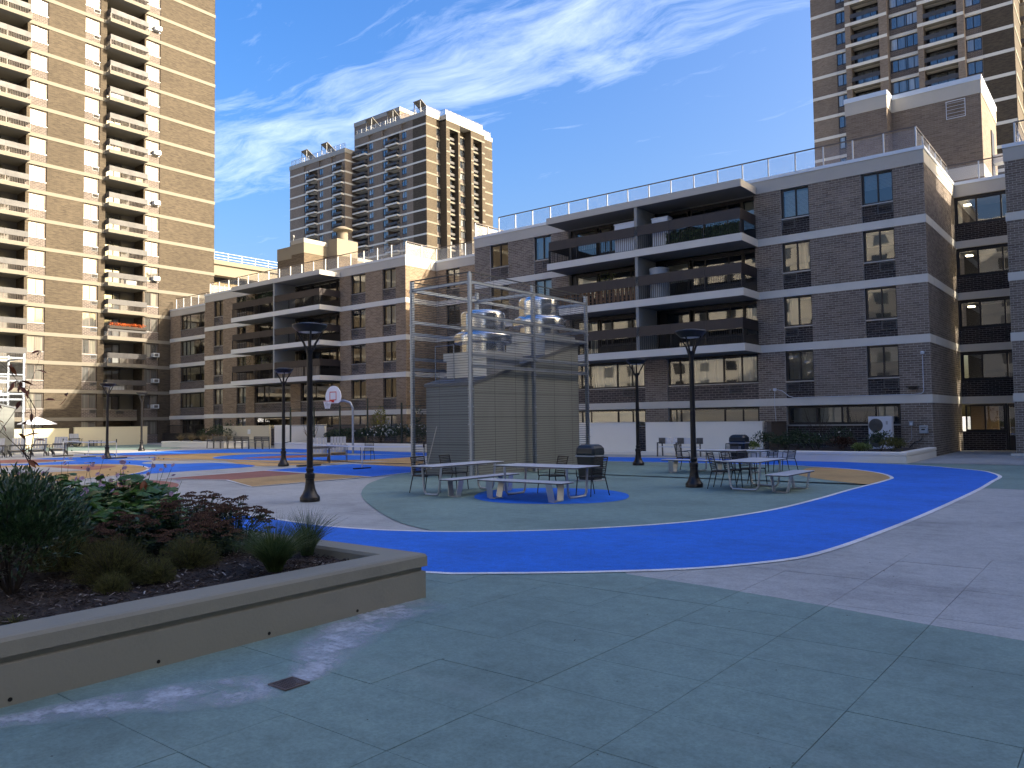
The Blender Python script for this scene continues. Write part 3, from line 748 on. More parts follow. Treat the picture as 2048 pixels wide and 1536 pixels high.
# ------------------------------------------------------------------ generic far tower faces
def far_face(bld, fr, segs, zs, wallmat, back, wmat='pane_blue', bandh=.36, proj=.9, zbase=0, top=None, lite=True):
    """segs: (kind, r0, r1, d) with d the set-back of that strip"""
    m = MB(); sp = MB(); nb = MB()
    zt = top if top else zs[-1]
    for kind, a, b, d in segs:
        if kind in 'bp': fr.box(m, a, b, d, back, zbase, zt)
        elif kind == 'w': fr.box(m, a, b, d + .3, back, zbase, zt)
        elif kind == 'n': fr.box(m, a, b, d + 1.7, max(back, d + 1.9), zbase, zt); fr.box(m, a, b, d, d + 1.69, zs[-1], zt)
    split('wall', m, wallmat, bld)
    for k, z in enumerate(zs):
        q = MB()
        for kind, a, b, d in segs:
            if kind != 'n' or k == len(zs) - 1: fr.box(q, a + .01, b - .01, d - .05, d + .5, z, z + bandh)
        split('belt_course', q, 'sunlit_band' if wallmat == 'brick_sunlit_tower' else 'concrete_band', bld)
    for k in range(len(zs) - 1):
        z0, z1 = zs[k] + bandh, zs[k + 1]
        for kind, a, b, d in segs:
            if kind == 'w':
                parts = (.5, .5) if b - a < 2 else (.26, .26, .06, .21, .21)
                window(bld, fr, a, b, z0 + .75, z1 - .03, d + .12, parts, 'frame_bronze', wmat, t=.08)
                fr.box(sp, a, b, d + .08, d + .29, z0, z0 + .73)
            elif kind == 'n':
                fr.box(nb, a, b, d + 1.65, d + 1.69, z0, z1)
                window(bld, fr, a + .3, b - .5, z0 + .05, z1 - .2, d + 1.55, (.3, .4, .3), 'frame_bronze', wmat, t=.07, name='balcony_door')
                balcony(bld, fr, a - .1, b + .1, zs[k], proj, bandh, 1.6, 'parapet_grey', 'frame_bronze', slabmat='sunlit_band' if wallmat == 'brick_sunlit_tower' else 'concrete_band', low=.5, high=.52, step=.22, inset=.05, panels=0)
    if sp.v: split('spandrel', sp, 'brick_spandrel', bld)
    if nb.v: split('niche_wall', nb, 'interior_dark', bld)

# ------------------------------------------------------------------ far tower in the middle
dt = thing('apartment_tower', 'distant brick tower with tilted panels on its roof, standing clear against the sky', 'tower', (-126, 125, 0))
zsr = [64.38 - 2.607 * k for k in range(11)][::-1]; ztop = 66.3
FD = Frame('S', 117.4); FDE = Frame('E', -115.0); FDL = Frame('S', 114.7)
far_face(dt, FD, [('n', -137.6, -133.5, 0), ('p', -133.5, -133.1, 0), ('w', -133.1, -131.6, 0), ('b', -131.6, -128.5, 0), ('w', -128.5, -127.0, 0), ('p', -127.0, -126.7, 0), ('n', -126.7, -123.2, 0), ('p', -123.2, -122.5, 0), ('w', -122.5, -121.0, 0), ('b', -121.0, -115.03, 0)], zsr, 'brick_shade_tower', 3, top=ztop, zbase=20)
far_face(dt, FDE, [('b', 117.38, 120.5, 0), ('w', 120.5, 121.6, 0), ('p', 121.6, 122.7, -1.8), ('n', 122.7, 125.4, -1.8), ('p', 125.4, 126.0, -1.8), ('w', 126.0, 129.6, 0), ('p', 129.6, 130.4, -1.8), ('n', 130.4, 133.3, -1.8), ('p', 133.3, 134.3, -1.8), ('b', 134.3, 139.1, 0)], zsr, 'brick_sunlit_tower', 4, top=ztop, zbase=20)
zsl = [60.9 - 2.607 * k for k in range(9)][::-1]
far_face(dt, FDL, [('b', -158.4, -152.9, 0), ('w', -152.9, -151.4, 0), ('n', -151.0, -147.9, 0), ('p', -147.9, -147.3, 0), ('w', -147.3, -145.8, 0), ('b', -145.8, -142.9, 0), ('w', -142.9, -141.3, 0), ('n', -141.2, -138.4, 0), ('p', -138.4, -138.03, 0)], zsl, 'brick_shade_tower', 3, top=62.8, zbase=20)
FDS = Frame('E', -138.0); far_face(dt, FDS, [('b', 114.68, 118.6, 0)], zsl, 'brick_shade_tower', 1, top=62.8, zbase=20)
m = MB(); m.box(-137.8, -115.4, 119.5, 139, 20, 66.2); m.box(-158.3, -138.2, 117, 135, 20, 62.7); m.box(-158.4, -158.0, 114.71, 135, 20, 62.7); split('core', m, 'brick_shade_tower', dt)
m = MB(); m.box(-137.8, -114.9, 117.3, 118.0, 66.3, 67.3); m.box(-115.6, -114.9, 118, 121.6, 66.3, 67.3); m.box(-115.6, -113.1, 121.6, 134.3, 66.0, 67.3); m.box(-115.6, -114.9, 134.3, 139.1, 66.3, 67.3); m.box(-158.5, -137.9, 114.6, 115.2, 62.8, 63.8); m.box(-138.5, -137.9, 115.2, 118.5, 62.8, 63.8); split('roof_fascia', m, 'warm_coping', dt)
railing(dt, [(-137.5, 117.8), (-115.3, 117.8), (-115.3, 121.9), (-113.6, 121.9), (-113.6, 134.0), (-115.3, 134.0), (-115.3, 138.8)], 67.3, 1.3, 1.6); railing(dt, [(-158.2, 115), (-138.3, 115)], 63.8, 1.3, 1.6)
m = MB(); m.box(-148.0, -132.0, 126.0, 134, 62.7, 74.2); obj('roof_house', m, 'brick_shade_tower', dt); m = MB(); m.box(-148.1, -131.9, 125.9, 134, 74.2, 75.2); obj('roof_fascia', m, 'warm_coping', dt)
def tilt_panel(x, y, z, n, label):
    t = thing('tilted_panel', label, 'roof panel', (x, y, z), 0, 'tilted panels on the roof of the far tower')
    m = MB(); m.obox((0, 2.2, 2.0), (1, 0, 0), (0, .86, -.5), (0, .5, .86), 1.2, 2.6, .07); lobj('panel', m, 'shade_grey', t)
    m = MB()
    for sx in (-.9, .9): m.bar((sx, 0, 0), (sx, 0, 3.2), .14, .14); m.bar((sx, 4.2, 0), (sx, 4.2, .9), .12, .12); m.bar((sx, 0, 1), (sx, 3.0, 1.2), .1, .1)
    lobj('stand', m, 'grille', t)
for i, (x, y, z, lb) in enumerate([(-118.5, 118.3, 67.3, 'tilted panel at the tall corner of the far tower roof'), (-127.0, 118.3, 67.3, 'tilted panel between the roof house and the corner of the far tower'), (-134.0, 118.3, 67.3, 'tilted panel in front of the roof house of the far tower'), (-146.5, 115.6, 63.8, 'tilted panel near the middle of the lower roof of the far tower'), (-154.0, 115.6, 63.8, 'tilted panel at the outer end of the lower roof of the far tower')]): tilt_panel(x, y, z, i, lb)

# ------------------------------------------------------------------ tower behind the right-hand block
rt = thing('apartment_tower', 'brown brick tower with stacked balconies, rising behind the louvred roof house', 'tower', (-20, 110, 0))
zs3 = [51.64 - 2.607 * k for k in range(-2, 12)][::-1]
FA = Frame('S', 100.0); FB = Frame('E', -8.8)
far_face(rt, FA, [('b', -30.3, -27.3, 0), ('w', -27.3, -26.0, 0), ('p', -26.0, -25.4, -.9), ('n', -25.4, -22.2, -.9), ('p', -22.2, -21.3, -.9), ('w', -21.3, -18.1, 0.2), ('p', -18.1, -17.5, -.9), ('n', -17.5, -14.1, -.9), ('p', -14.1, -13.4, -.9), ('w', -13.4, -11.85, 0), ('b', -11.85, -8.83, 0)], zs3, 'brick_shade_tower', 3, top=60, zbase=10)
far_face(rt, FB, [('b', 99.98, 106.5, 0), ('n', 107.2, 111, -.8), ('b', 111.5, 122, 0)], zs3, 'brick_sunlit_tower', 3, top=60, zbase=10)
m = MB(); m.box(-30.2, -9.1, 102.9, 122, 10, 59.9); obj('core', m, 'brick_shade_tower', rt)

# ------------------------------------------------------------------ low pale building between tower and wing
bb = thing('concrete_building', 'pale sunlit concrete building with yellow panels, glimpsed between the tall tower and the wing', 'building', (-105, 65, 0))
m = MB(); m.box(-115, -100, 48, 92, 22.6, 24.55); m.box(-115, -99.7, 48, 92, 24.1, 24.7); obj('roof_slab', m, 'warm_fascia', bb)
m = MB(); m.box(-115, -101.6, 48, 92, 0, 22.6); obj('wall', m, 'interior_dark', bb)
simple('yellow_panel', (.24, .17, .06), .6, var=.12)
for i in range(12):
    obj('wall_panel', MB().box(-101.6, -101.5, 50 + i * 1.9, 51.8 + i * 1.9, 20.4, 21.9), 'yellow_panel', bb); obj('wall_panel', MB().box(-101.6, -101.45, 50.9 + i * 3.6, 53.5 + i * 3.6, 13.0, 19.3), 'warm_fascia', bb)
m = MB()
for a in (25.1, 25.5, 25.9): m.bar((-100.3, 48, a), (-100.3, 92, a), .05, .05)
for i in range(20): m.box(-100.33, -100.27, 49 + i * 2.2 - .03, 49 + i * 2.2 + .03, 24.7, 25.95)
obj('roof_railing', m, 'rail_metal', bb)

# ------------------------------------------------------------------ two unseen sides of the courtyard, sized to shade the plaza and bounce light
def court_block(name, label, x0, x1, y0, y1, h, facing, wm='brick_sunlit_tower'):
    t = thing(name, label, 'building', ((x0 + x1) / 2, (y0 + y1) / 2, 0))
    m = MB(); m.box(x0, x1, y0, y1, 0, h); obj('wall', m, wm, t)
    for k in range(int((h - 1) / 2.6)):
        q = MB(); q.box(x0 - .05, x1 + .05, y0 - .05, y1 + .05, 2.3 + k * 2.6, 2.65 + k * 2.6); split('belt_course', q, 'concrete_band', t)
        q = MB()
        if facing == 'N':
            for i in range(int((x1 - x0) / 4.2)): q.box(x0 + 1.2 + i * 4.2, x0 + 2.8 + i * 4.2, y1, y1 + .03, 3.5 + k * 2.6, 4.85 + k * 2.6)
        else:
            for i in range(int((y1 - y0) / 4.2)): q.box(x0 - .03, x0, y0 + 1.2 + i * 4.2, y0 + 2.8 + i * 4.2, 3.5 + k * 2.6, 4.85 + k * 2.6)
        split('window', q, 'pane_blue', t)
court_block('apartment_block', 'tall brick slab tower beyond the right side of the plaza, out of the picture', 36, 52, -24, 56, 50, 'W')
simple('pale_render', (.72, .68, .58), .85, var=.08, scale=.5, bscale=12)
court_block('apartment_block', 'long pale block behind the viewer, out of the picture', -74, 34, -54, -36, 29, 'N', 'pale_render')  # unseen block, made pale and tall to bounce light onto the shaded facades
# ------------------------------------------------------------------ plaza ground and its painted markings
def paint(name, c, wear=(.30, .30, .29), amt=.5, rough=.75, scale=.5, dark=.25):
    """sports-surface paint over concrete: streaky wear, grime and fine grit"""
    b = NB(new_mat(name)); p = b.pos()
    big = b.noise(p, scale, 6, .6); st = b.noise(b.map(p, (.5, 2.6, 1), (0, 0, R(52))), .9, 6, .65); fine = b.noise(p, 45, 4, .7); mid = b.noise(p, 5.5, 5, .65)
    cc = b.mix(1.0, c, b.ramp(big, [(.3, 1 - dark), (.5, 1.0), (.72, 1.12)]), 'MULTIPLY')
    cc = b.mix(1.0, cc, b.ramp(mid, [(.3, .86), (.6, 1.05)]), 'MULTIPLY')
    cc = b.mix(1.0, cc, b.ramp(fine, [(.35, .80), (.62, 1.07)]), 'MULTIPLY')
    cc = b.mix(b.math('MULTIPLY', b.ramp(st, [(.56, 0.), (.78, 1.)]), amt), cc, wear)
    sp = b.noise(p, 11, 2); cc = b.mix(b.ramp(sp, [(.76, 0.), (.80, .35)]), cc, (.03, .03, .03))
    r = b.math('ADD', b.math('MULTIPLY', b.math('SUBTRACT', st, .5), .3), rough, True)
    return b.out(b.bsdf(cc, r, 0, .35, b.bump(b.math('ADD', fine, b.math('MULTIPLY', mid, .6)), .30, .006)))
paint('paint_green', (.182, .270, .245), (.27, .345, .325), .42)
paint('paint_grey', (.385, .395, .385), (.48, .485, .475), .55, dark=.30)
paint('paint_blue', (.012, .150, .66), (.07, .19, .48), .55, dark=.22)
paint('paint_tan', (.46, .30, .125), (.44, .36, .25), .5)
paint('paint_red', (.30, .125, .095), (.32, .22, .18), .5)
paint('paint_white', (.72, .73, .74), (.55, .55, .55), .4)
paint('joint', (.085, .115, .108), amt=.1)
def sheet(name, pts, z, mat, parent):
    b = bmesh.new(); vs = [b.verts.new((x, y, z)) for x, y in pts]; f = b.faces.new(vs); bmesh.ops.triangulate(b, faces=[f])
    for f in b.faces:
        if f.normal.z < 0: f.normal_flip()
    me = bpy.data.meshes.new(name); b.to_mesh(me); b.free(); me.materials.append(MATS[mat])
    o = bpy.data.objects.new(name, me); col.objects.link(o); o.parent = parent; return o
def smooth(pts, n=4, closed=False):
    out = []; N_ = len(pts)
    for i in range(N_ if closed else N_ - 1):
        p0, p1, p2, p3 = [Vector(pts[j % N_] if closed else pts[min(max(j, 0), N_ - 1)]) for j in (i - 1, i, i + 1, i + 2)]
        for k in range(n):
            t = k / n; q = .5 * ((2 * p1) + (p2 - p0) * t + (2 * p0 - 5 * p1 + 4 * p2 - p3) * t * t + (3 * p1 - p0 - 3 * p2 + p3) * t ** 3); out.append((q.x, q.y))
    if not closed: out.append(tuple(pts[-1]))
    return out
def ribbon(name, pts, w_, z, mat, parent):
    m = MB(); ps = [Vector((*p, 0)) for p in pts]; nn = []
    for i, p in enumerate(ps):
        d = (ps[min(i + 1, len(ps) - 1)] - ps[max(i - 1, 0)]).normalized(); nn.append(Vector((-d.y, d.x, 0)) * w_ / 2)
    for i in range(len(ps) - 1):
        a, b, c, d = ps[i] - nn[i], ps[i + 1] - nn[i + 1], ps[i + 1] + nn[i + 1], ps[i] + nn[i]
        m.quad(*[(q.x, q.y, z) for q in (a, b, c, d)])
    return lobj(name, m, mat, parent)
def clip(poly, x0, x1, y0, y1):
    for ax, v, sgn in ((0, x0, 1), (0, x1, -1), (1, y0, 1), (1, y1, -1)):
        out = []
        for i in range(len(poly)):
            a, b = poly[i - 1], poly[i]; ia, ib = (a[ax] - v) * sgn >= 0, (b[ax] - v) * sgn >= 0
            if ia != ib:
                t = (v - a[ax]) / (b[ax] - a[ax]); out.append((a[0] + (b[0] - a[0]) * t, a[1] + (b[1] - a[1]) * t))
            if ib: out.append(b)
        poly = out
        if len(poly) < 3: return None
    return poly
pg = thing('plaza_ground', None, None); pg['kind'] = 'structure'
PAINT = {"track_out":[[-6.67,6.73],[-6.04,7.09],[-5.44,7.54],[-4.77,8.11],[-4.3,8.58],[-3.94,9.05],[-3.65,9.57],[-3.42,10.06],[-3.29,10.78],[-3.21,11.63],[-3.13,13.09],[-3.06,14.84],[-3.01,17.41],[-2.99,21.58],[-3.05,24.27],[-3.07,25.91],[-3.23,26.89],[-3.44,27.61],[-3.85,28.62],[-4.87,29.77],[-5.96,30.8],[-7.4,31.45],[-9.27,32.05],[-11.28,32.23],[-13.91,32.25],[-16.05,32.07],[-17.73,32.04],[-20.07,31.87],[-23.46,31.85],[-27.56,32.01],[-33.13,32.22],[-38.26,33.01],[-44.21,33.42],[-49.22,32.28],[-50.66,30.83],[-51.71,28.62],[-51.27,25.78],[-51.35,24.06],[-51.03,20.94]],"track_in":[[-13.77,8.93],[-12.5,8.83],[-11.23,8.75],[-10.28,8.84],[-9.53,9.05],[-8.76,9.41],[-8.1,9.88],[-7.51,10.43],[-6.97,11.09],[-6.46,11.86],[-6.01,12.8],[-5.73,13.9],[-5.52,15.35],[-5.46,17.64],[-5.49,20.06],[-5.45,22.19],[-5.46,23.74],[-5.54,24.43],[-5.91,25.48],[-6.49,26.54],[-7.42,27.62],[-8.36,28.2],[-9.22,28.6],[-10.21,29.03],[-14.02,28.88],[-15.89,28.78],[-18.06,28.68],[-21.26,28.85],[-24.97,29.01],[-30.0,29.18],[-34.38,29.65],[-39.13,29.58],[-42.91,28.14],[-44.8,25.93],[-45.83,23.05]],"green_in":[[-9.05,9.36],[-9.59,9.51],[-10.33,9.8],[-11.4,10.42],[-12.68,11.25],[-14.06,12.22],[-15.4,13.29],[-16.73,14.55],[-17.96,15.91],[-19.47,18.14],[-20.18,19.63]],"tan_r":[[-8.95,27.91],[-8.32,28.08],[-7.42,27.61],[-6.49,26.52],[-5.89,25.36],[-5.53,24.28],[-5.43,23.16],[-5.45,21.89],[-6.16,22.2],[-7.05,23.0],[-7.84,23.89],[-8.23,24.53],[-8.73,26.47]],"grey_edge":[[-4.67,8.0],[-4.1,7.95],[-3.5,7.9],[-2.42,7.73],[-1.46,7.53],[-0.76,7.43]],"blue_ell":[[-12.24,13.99],[-12.9,15.06],[-12.94,16.01],[-12.09,16.84],[-10.74,17.12],[-9.84,16.7],[-9.27,16.03],[-8.94,15.17],[-9.12,14.34],[-9.83,13.67],[-10.78,13.33],[-11.54,13.48]],"court_blue":[[-26.08,17.73],[-26.4,19.95],[-26.39,22.29],[-22.48,21.86],[-21.1,21.65],[-20.05,19.49],[-19.63,17.39],[-23.07,17.62]],"court_red":[[-25.47,13.29],[-25.96,17.65],[-23.07,17.43],[-22.8,14.12]],"court_tan":[[-22.8,14.12],[-23.07,17.43],[-23.07,17.62],[-19.63,17.39],[-19.71,16.56],[-19.72,12.99]],"court_line_in":[[-25.86,13.35],[-21.65,13.41],[-19.65,12.94]],"red_ell":[[-26.14,12.5],[-25.52,12.84],[-24.38,12.86],[-23.11,12.6],[-22.15,12.15],[-21.27,11.5],[-20.36,10.54],[-20.38,9.84],[-21.56,9.83],[-24.56,10.88]],"tan_l":[[-41.3,12.68],[-41.05,13.88],[-39.89,14.8],[-38.95,15.81],[-37.79,16.74],[-36.65,17.18],[-35.21,17.22],[-33.6,16.85],[-31.78,16.13],[-30.44,15.31],[-29.37,14.49],[-28.61,13.61],[-28.24,12.62],[-27.47,11.16],[-27.26,9.82],[-27.88,8.57]],"tan_l_red":[[-38.02,14.63],[-37.2,15.55],[-35.99,16.4],[-35.1,16.39],[-33.92,15.46],[-33.12,14.46],[-35.17,14.44]],"tan_l_grey":[[-39.2,12.04],[-39.12,13.23],[-37.72,14.43],[-35.17,14.44],[-33.12,14.46],[-33.06,13.26],[-33.45,12.04],[-34.02,10.45]],"blue_swoop":[[-43.63,13.4],[-42.04,15.13],[-42.33,16.43],[-42.73,17.55],[-43.56,18.2],[-46.14,17.91],[-47.91,17.88],[-47.65,19.56],[-46.28,21.09],[-43.29,22.07],[-42.11,21.65],[-42.52,20.22],[-42.38,19.31],[-40.12,19.62],[-38.55,19.77],[-37.02,18.46],[-35.6,18.15],[-34.25,18.97],[-33.8,19.76],[-32.61,20.12],[-29.33,19.51],[-28.67,17.45],[-28.65,15.87],[-28.57,14.57],[-28.68,13.76],[-29.39,14.54],[-30.42,15.39],[-31.76,16.13],[-33.84,17.0],[-35.49,17.36],[-36.95,17.33],[-38.53,16.58],[-40.02,15.3],[-41.5,14.03]],"red_top":[[-46.38,21.74],[-47.91,24.43],[-47.05,26.06],[-45.58,26.29],[-44.24,24.5],[-44.78,22.83]],"tan_top":[[-42.11,21.65],[-44.09,23.11],[-45.25,26.1],[-43.75,27.0],[-41.48,26.65],[-40.43,24.62],[-39.15,23.42],[-37.38,22.45],[-35.7,22.03],[-32.16,21.5],[-36.26,21.78],[-37.86,20.4],[-38.55,20.1],[-39.6,20.31]],"blue_c":[[-38.92,23.27],[-40.22,24.7],[-40.69,26.36],[-39.78,27.77],[-37.64,28.45],[-32.89,28.38],[-32.09,31.21],[-28.9,28.11],[-29.14,25.15],[-31.21,23.59],[-33.51,22.78],[-35.78,22.45],[-37.25,22.51]],"red_c":[[-36.47,23.44],[-36.95,25.12],[-36.53,26.89],[-35.37,27.09],[-33.91,25.63],[-34.58,24.14]],"tan_c":[[-34.72,21.38],[-37.02,22.37],[-33.32,22.65],[-31.03,23.45],[-28.82,24.86],[-28.47,27.69],[-26.15,25.43],[-27.95,24.12],[-27.99,21.72],[-28.28,20.27],[-29.0,19.5],[-31.23,20.02]],"tan_d":[[-26.85,23.17],[-26.29,25.57],[-25.1,25.41],[-22.91,22.28],[-25.4,22.5]],"red_l":[[-46.34,14.7],[-48.13,16.78],[-46.49,17.51],[-44.04,17.87],[-43.27,16.64],[-43.61,15.21]]}
T_OUT, T_IN = smooth(PAINT['track_out']), smooth(PAINT['track_in'])
# the paved area itself: one sheet, with a big plain around it out to the horizon
gs = MB(); gs.quad((-500, -500, -.001), (500, -500, -.001), (500, 700, -.001), (-500, 700, -.001)); lobj('ground_sheet', gs, 'paint_grey', pg)
# laid slabs close to the viewer, each its own piece with an open joint round it; the paint runs over them
GE = [(-4.67, 8.0), (-4.1, 7.95), (-3.5, 7.9), (-2.42, 7.73), (-1.46, 7.53), (-.76, 7.43), (.5, 7.2), (2.2, 6.8)]
outer_near = [p for p in T_OUT if p[1] < 22]
NX0, NX1, NY0, NY1 = -5.72, 1.28, .92, 10.58
greenN = [(NX0, NY0), (2.2, NY0)] + GE[::-1] + [p for p in outer_near if -4.75 > p[0] and p[0] >= -6.7][::-1] + [(NX0 - 1.2, 6.6)]
i0 = min(range(len(outer_near)), key=lambda i: (outer_near[i][0] + 4.67) ** 2 + (outer_near[i][1] - 8.0) ** 2)
greyN = GE + [(2.2, 22), (-2.99, 22)] + [p for p in outer_near[i0:]][::-1]
GX, GY = .91, .69
lay = MB(); lay.quad((-7.2, .2, .003), (2.3, .2, .003), (2.3, 11.25, .003), (-7.2, 11.25, .003)); 
lobj('joint_bed', lay, 'joint', pg)
nsl = 0
for poly, mt in ((greenN, 'paint_green'), (greyN, 'paint_grey')):
    for i in range(-7, 3):
        for j in range(-1, 16):
            ox = -1.45 + GX * i; oy = 2.30 + GY * j
            g_ = .0026
            c = clip(poly, ox + g_, ox + GX - g_, oy + g_, oy + GY - g_)
            if c and oy > .1 and ox < 2.2 and oy < 11.3:
                q = MB(); n_ = len(c); dz = random.uniform(-.0012, .0012)
                if sum((c[k - 1][0] * c[k][1] - c[k][0] * c[k - 1][1]) for k in range(n_)) < 0: c = c[::-1]
                q.poly([(x, y, .010 + dz) for x, y in c])
                for k in range(n_):
                    (xa, ya), (xb, yb) = c[k - 1], c[k]; q.quad((xa, ya, .0), (xb, yb, .0), (xb, yb, .010 + dz), (xa, ya, .010 + dz))
                lobj('paving_slab', q, mt, pg); nsl += 1
far = [(2.2, 11.29), (2.2, 22), (-2.99, 22)] + [p for p in outer_near[i0:] if p[1] > 11.29][::-1] + [(-3.2, 11.29)]
sheet('grey_field', far, .010, 'paint_grey', pg)
sheet('green_strip', [(-3.1, 22.0), (2.5, 22.0), (2.5, 32.4), (-8.9, 32.35), (-6.2, 31.0), (-4.0, 28.9), (-3.3, 27.0)], .006, 'paint_green', pg)
sheet('entrance_apron', [(-6.6, 32.6), (3, 32.6), (3, 44.8), (-6.7, 44.8)], .011, 'paint_grey', pg)
# blue running track between its two edges
m = MB(); na, nb_ = len(T_OUT), len(T_IN)
def arc(pts):
    s_ = [0]
    for a, b in zip(pts, pts[1:]): s_.append(s_[-1] + math.hypot(b[0] - a[0], b[1] - a[1]))
    return s_
def resample(pts, n):
    s_ = arc(pts); out = []; k = 0
    for i in range(n + 1):
        t = s_[-1] * i / n
        while k < len(s_) - 2 and s_[k + 1] < t: k += 1
        u = (t - s_[k]) / max(1e-6, s_[k + 1] - s_[k]); out.append((pts[k][0] + (pts[k + 1][0] - pts[k][0]) * u, pts[k][1] + (pts[k + 1][1] - pts[k][1]) * u))
    return out
ext_out = [(-14.5, 6.1), (-11.0, 6.2), (-8.6, 6.35)] + T_OUT
def nearest_pair(po, pi, n=220):
    A = resample(po, n); Bq = resample(pi, n); return A, Bq
A, Bq = nearest_pair(smooth([(-13.6, 6.1), (-11.2, 6.15), (-8.8, 6.3)] + PAINT['track_out'], 6), T_IN)
for i in range(len(A) - 1): m.quad((*A[i], .014), (*A[i + 1], .014), (*Bq[i + 1], .014), (*Bq[i], .014))
for f in range(len(m.f)): pass
o = lobj('blue_track', m, 'paint_blue', pg)
ribbon('track_line', A, .10, .018, 'paint_white', pg); ribbon('track_line', T_IN, .10, .018, 'paint_white', pg)
gi = smooth(PAINT['green_in'], 5)
inner = [p for p in T_IN if p[0] > -9.06 or p[1] > 20]
inner = [p for p in inner if not (p[1] > 20 and p[0] < -21.5)]
sheet('green_field', inner + [(-21.4, 28.8), (-21, 24)] + gi[::-1], .010, 'paint_green', pg)
sheet('tan_patch', smooth(PAINT['tan_r'], 4, True), .016, 'paint_tan', pg)
sheet('blue_disc', smooth(PAINT['blue_ell'], 5, True), .015, 'paint_blue', pg)
for nm, mt, z, cl in (('tan_l', 'paint_tan', .009, 1), ('tan_l_grey', 'paint_grey', .012, 1), ('tan_l_red', 'paint_red', .014, 1), ('blue_swoop', 'paint_blue', .006, 1), ('red_top', 'paint_red', .0075, 1), ('tan_top', 'paint_tan', .003, 1), ('red_l', 'paint_red', .008, 1),
                      ('tan_c', 'paint_tan', .0055, 1), ('blue_c', 'paint_blue', .0085, 1), ('red_c', 'paint_red', .0115, 1), ('tan_d', 'paint_tan', .0045, 1), ('court_blue', 'paint_blue', .014, 0), ('court_red', 'paint_red', .008, 0), ('court_tan', 'paint_tan', .011, 0), ('red_ell', 'paint_red', .0065, 1)):
    q = PAINT[nm]; sheet({'tan': 'tan_patch', 'red': 'red_patch', 'blue': 'blue_patch', 'court': 'court_patch'}[nm.split('_')[0]], smooth(q, 4, True) if cl else q, z, mt, pg)
ribbon('painted_line', smooth(PAINT['tan_l'], 4), .10, .0175, 'paint_white', pg)
ribbon('painted_line', smooth(PAINT['blue_c'][:6], 4), .10, .0175, 'paint_white', pg)
for seg in (PAINT['court_tan'][3:] + PAINT['court_tan'][:1], PAINT['court_red'][:1] + PAINT['court_red'][3:], [PAINT['court_red'][0], PAINT['court_red'][1], PAINT['court_red'][2]], [PAINT['court_blue'][0], PAINT['court_blue'][7]], PAINT['court_blue'][5:8]): ribbon('painted_line', seg, .10, .0175, 'paint_white', pg)
sheet('green_strip', [(-73.6, 22), (-62, 22), (-56, 31), (-61, 33.5), (-73.6, 36.8)], .002, 'paint_green', pg)
# salt stain washed along the planter foot to the drain
def stain_mat():
    b = NB(new_mat('salt_stain')); p = b.pos()
    uv = b.n('ShaderNodeAttribute', attribute_name='edge').outputs['Fac']
    n = b.noise(p, 3.2, 6, .65); f = b.noise(p, 26, 4, .7); st = b.noise(b.map(p, (2.2, 7, 1), (0, 0, R(35))), 1.6, 5, .6)
    k = b.math('MULTIPLY', b.math('MULTIPLY', uv, b.ramp(n, [(.30, 0.), (.56, 1.)])), b.ramp(st, [(.25, .45), (.65, 1.)]))
    k = b.math('MULTIPLY', k, b.ramp(f, [(.3, .45), (.6, 1.)]), True); k = b.math('MULTIPLY', k, .95, True)
    tr = b.n('ShaderNodeBsdfTransparent'); df = b.bsdf((.52, .55, .60), .8, 0, .3)
    mx = b.n('ShaderNodeMixShader'); b.l(k, mx.inputs[0]); b.l(tr.outputs[0], mx.inputs[1]); b.l(df, mx.inputs[2]); return b.out(mx.outputs[0])
stain_mat()
def stain(pts, w_, z):
    ps = smooth(pts, 5); me_v, me_f, ed = [], [], []; K = 6
    ps = [Vector((*p, 0)) for p in ps]
    for i, p in enumerate(ps):
        d = (ps[min(i + 1, len(ps) - 1)] - ps[max(i - 1, 0)]).normalized(); n_ = Vector((-d.y, d.x, 0)); t = i / (len(ps) - 1)
        ww = w_ * (.55 + .45 * math.sin(3 * t + 1)) * random.uniform(.85, 1.15)
        for k in range(K + 1):
            s_ = k / K * 2 - 1; q = p + n_ * s_ * ww; me_v.append((q.x, q.y, z)); ed.append(max(0, 1 - s_ * s_) * min(1, t * 8, (1 - t) * 8) * 1.25)
    for i in range(len(ps) - 1):
        for k in range(K): a = i * (K + 1) + k; me_f.append((a, a + 1, a + K + 2, a + K + 1))
    me = bpy.data.meshes.new('salt_stain'); me.from_pydata(me_v, [], me_f); at = me.attributes.new('edge', 'FLOAT', 'POINT'); at.data.foreach_set('value', ed); me.materials.append(MATS['salt_stain'])
    o = bpy.data.objects.new('salt_stain', me); col.objects.link(o); o.parent = pg
stain([(-5.60, 5.75), (-5.55, 5.12), (-5.36, 4.52), (-5.08, 4.05), (-4.82, 3.74), (-4.66, 3.50), (-4.63, 3.33)], .36, .0155)
stain([(-4.66, 3.30), (-4.78, 3.08), (-4.95, 2.83), (-5.12, 2.58), (-5.32, 2.2), (-5.5, 1.76), (-5.6, 1.2)], .32, .0155)
dg = thing('floor_drain', 'square rusty drain grate set in the green paving', 'drain', (-4.625, 3.34, .0115))
m = MB(); 
for i in range(9): m.box(-.084 + i * .021 - .0028, -.084 + i * .021 + .0028, -.09, .09, .0085, .0095)
for i in range(9): m.box(-.09, .09, -.084 + i * .021 - .0028, -.084 + i * .021 + .0028, .0080, .0090)
m.box(-.1, .1, -.1, -.09, 0, .010); m.box(-.1, .1, .09, .1, 0, .010); m.box(-.1, -.09, -.09, .09, 0, .010); m.box(.09, .1, -.09, .09, 0, .010)
simple('rust_iron', (.16, .125, .115), .7, .5, var=.4, scale=20); simple('black_hole', (.004, .004, .004), 1, var=0, bump=0)
